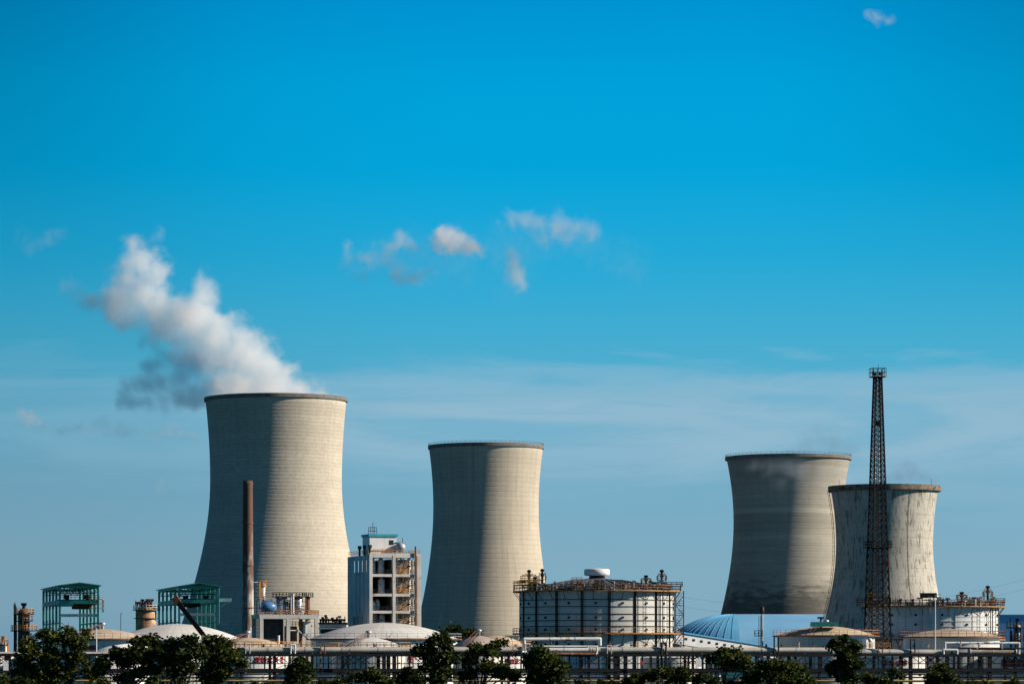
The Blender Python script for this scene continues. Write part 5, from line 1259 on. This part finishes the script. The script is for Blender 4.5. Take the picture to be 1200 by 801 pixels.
cloud('faint low cloud puff above the left green frame', [(24, 486, 11), (34, 489, 13), (46, 495, 10)], 0.010, 1300, 2.4)
cloud('large faint veil of haze around the group of small clouds', [(440, 305, 36, 0, .8), (490, 300, 42, 0, .9), (540, 300, 44, 0, .9), (590, 295, 44, 0, .9), (640, 282, 40, 0, .9), (690, 285, 36, 0, .8), (740, 310, 36, 0, .7), (600, 325, 36, 0, .8)], 0.0014, 1500, 2.0, 1.4)
cloud('long thin cloud streak low in the left sky beside the tallest tower', [(70, 506, 11), (92, 502, 13), (114, 500, 14), (136, 501, 14), (158, 504, 12), (180, 507, 12), (202, 506, 11), (224, 508, 10)], 0.0055, 1700, 2.0, 1.2)
cloud('faint small puff low in the left sky left of the tallest tower flank', [(190, 566, 10), (202, 570, 10, 0, .8)], 0.005, 1900, 2.0, 1.2)

def rack_clutter():
    D = RD; L = RLoc(600, D); rnd = random.Random(99); n = 0
    for px in (282, 310, 336, 352, 398, 418, 440, 470, 488, 606, 648, 716, 742, 768, 779, 800, 900, 918, 938, 956, 1022, 1040, 1056, 1074, 1090, 1128, 1150, 1176):
        t = rthing('pipe_valve', 'small valve or stub fitting standing on the thick rack pipe', 'valve', px, 'small valves along the rack pipe')
        z = L.z(757.4, ralong(px)*math.sin(RT)); h = rnd.uniform(0.25, 0.9); y = 1.0+rnd.uniform(-0.2, 0.2)
        MB().tube((0, y, z-0.15), (0, y, z+h), rnd.uniform(0.07, 0.14), 8).build('stem', M[rnd.choice(('steel', 'rust', 'dark'))], t)
        MB().box((0, y, z+h*0.4), (0.34, 0.34, 0.22)).tube((0, y, z+h), (0, y, z+h+0.06), rnd.uniform(0.14, 0.3), 10).build('hand_wheel', M[rnd.choice(('steel', 'rust', 'orange', 'dark'))], t)
    for px, w in ((300, 20), (364, 18), (458, 26), (586, 22), (760, 20), (1036, 30)):
        t = rthing('walkway_rail', 'short rusty handrail walkway above the rack pipe', 'handrail', px, 'short walkways above the rack')
        MB().rail((-L.w(w)/2, 2.6, L.z(759)), (L.w(w)/2, 2.6, L.z(759)), 0.95, 1.0, 0.07).build('handrail', M[rnd.choice(('rust', 'orange'))], t)
        MB().b2(-L.w(w)/2, L.w(w)/2, 2.3, 3.0, L.z(759)-0.1, L.z(759)).bar((0, 2.6, L.z(767)), (0, 2.6, L.z(759)), 0.12).build('walkway', M['rack'], t)
    for px, r, py0, m in ((271, 0.12, 752, 'rust'), (288, 0.10, 754, 'steel'), (341, 0.14, 755, 'pipe_white'), (376, 0.10, 754, 'rust'), (616, 0.12, 754, 'pipe_white'), (712, 0.10, 756, 'steel'), (776, 0.16, 753, 'dark'), (908, 0.14, 745, 'dark'), (1030, 0.10, 753, 'rust'), (1068, 0.12, 749, 'dark')):
        lab = {271: 'rusty', 288: 'grey', 341: 'white', 376: 'brown', 616: 'pale', 712: 'thin grey', 776: 'black', 908: 'tall black', 1030: 'thin rusty', 1068: 'dark'}[px]
        near = {271: 'right of the boom tree', 288: 'under the rusty chimney', 341: 'under the process unit', 376: 'left of the large domed tank', 616: 'at the foot of the expansion loop', 712: 'right of the expansion loop', 776: 'under the right end of the gasholder', 908: 'at the left side of the flat cream tank', 1030: 'beside the mast foot', 1068: 'left of the right domed tank'}[px]
        run_pipe(lab+' pipe bent over the rack '+near, [(px, 790, 0.3), (px, py0, 0.3), (px+5, py0, 0.3), (px+5, 766, 0.3)], r, m, 'drop_pipe', False, group='bent drop pipes', n=8)
rack_clutter()
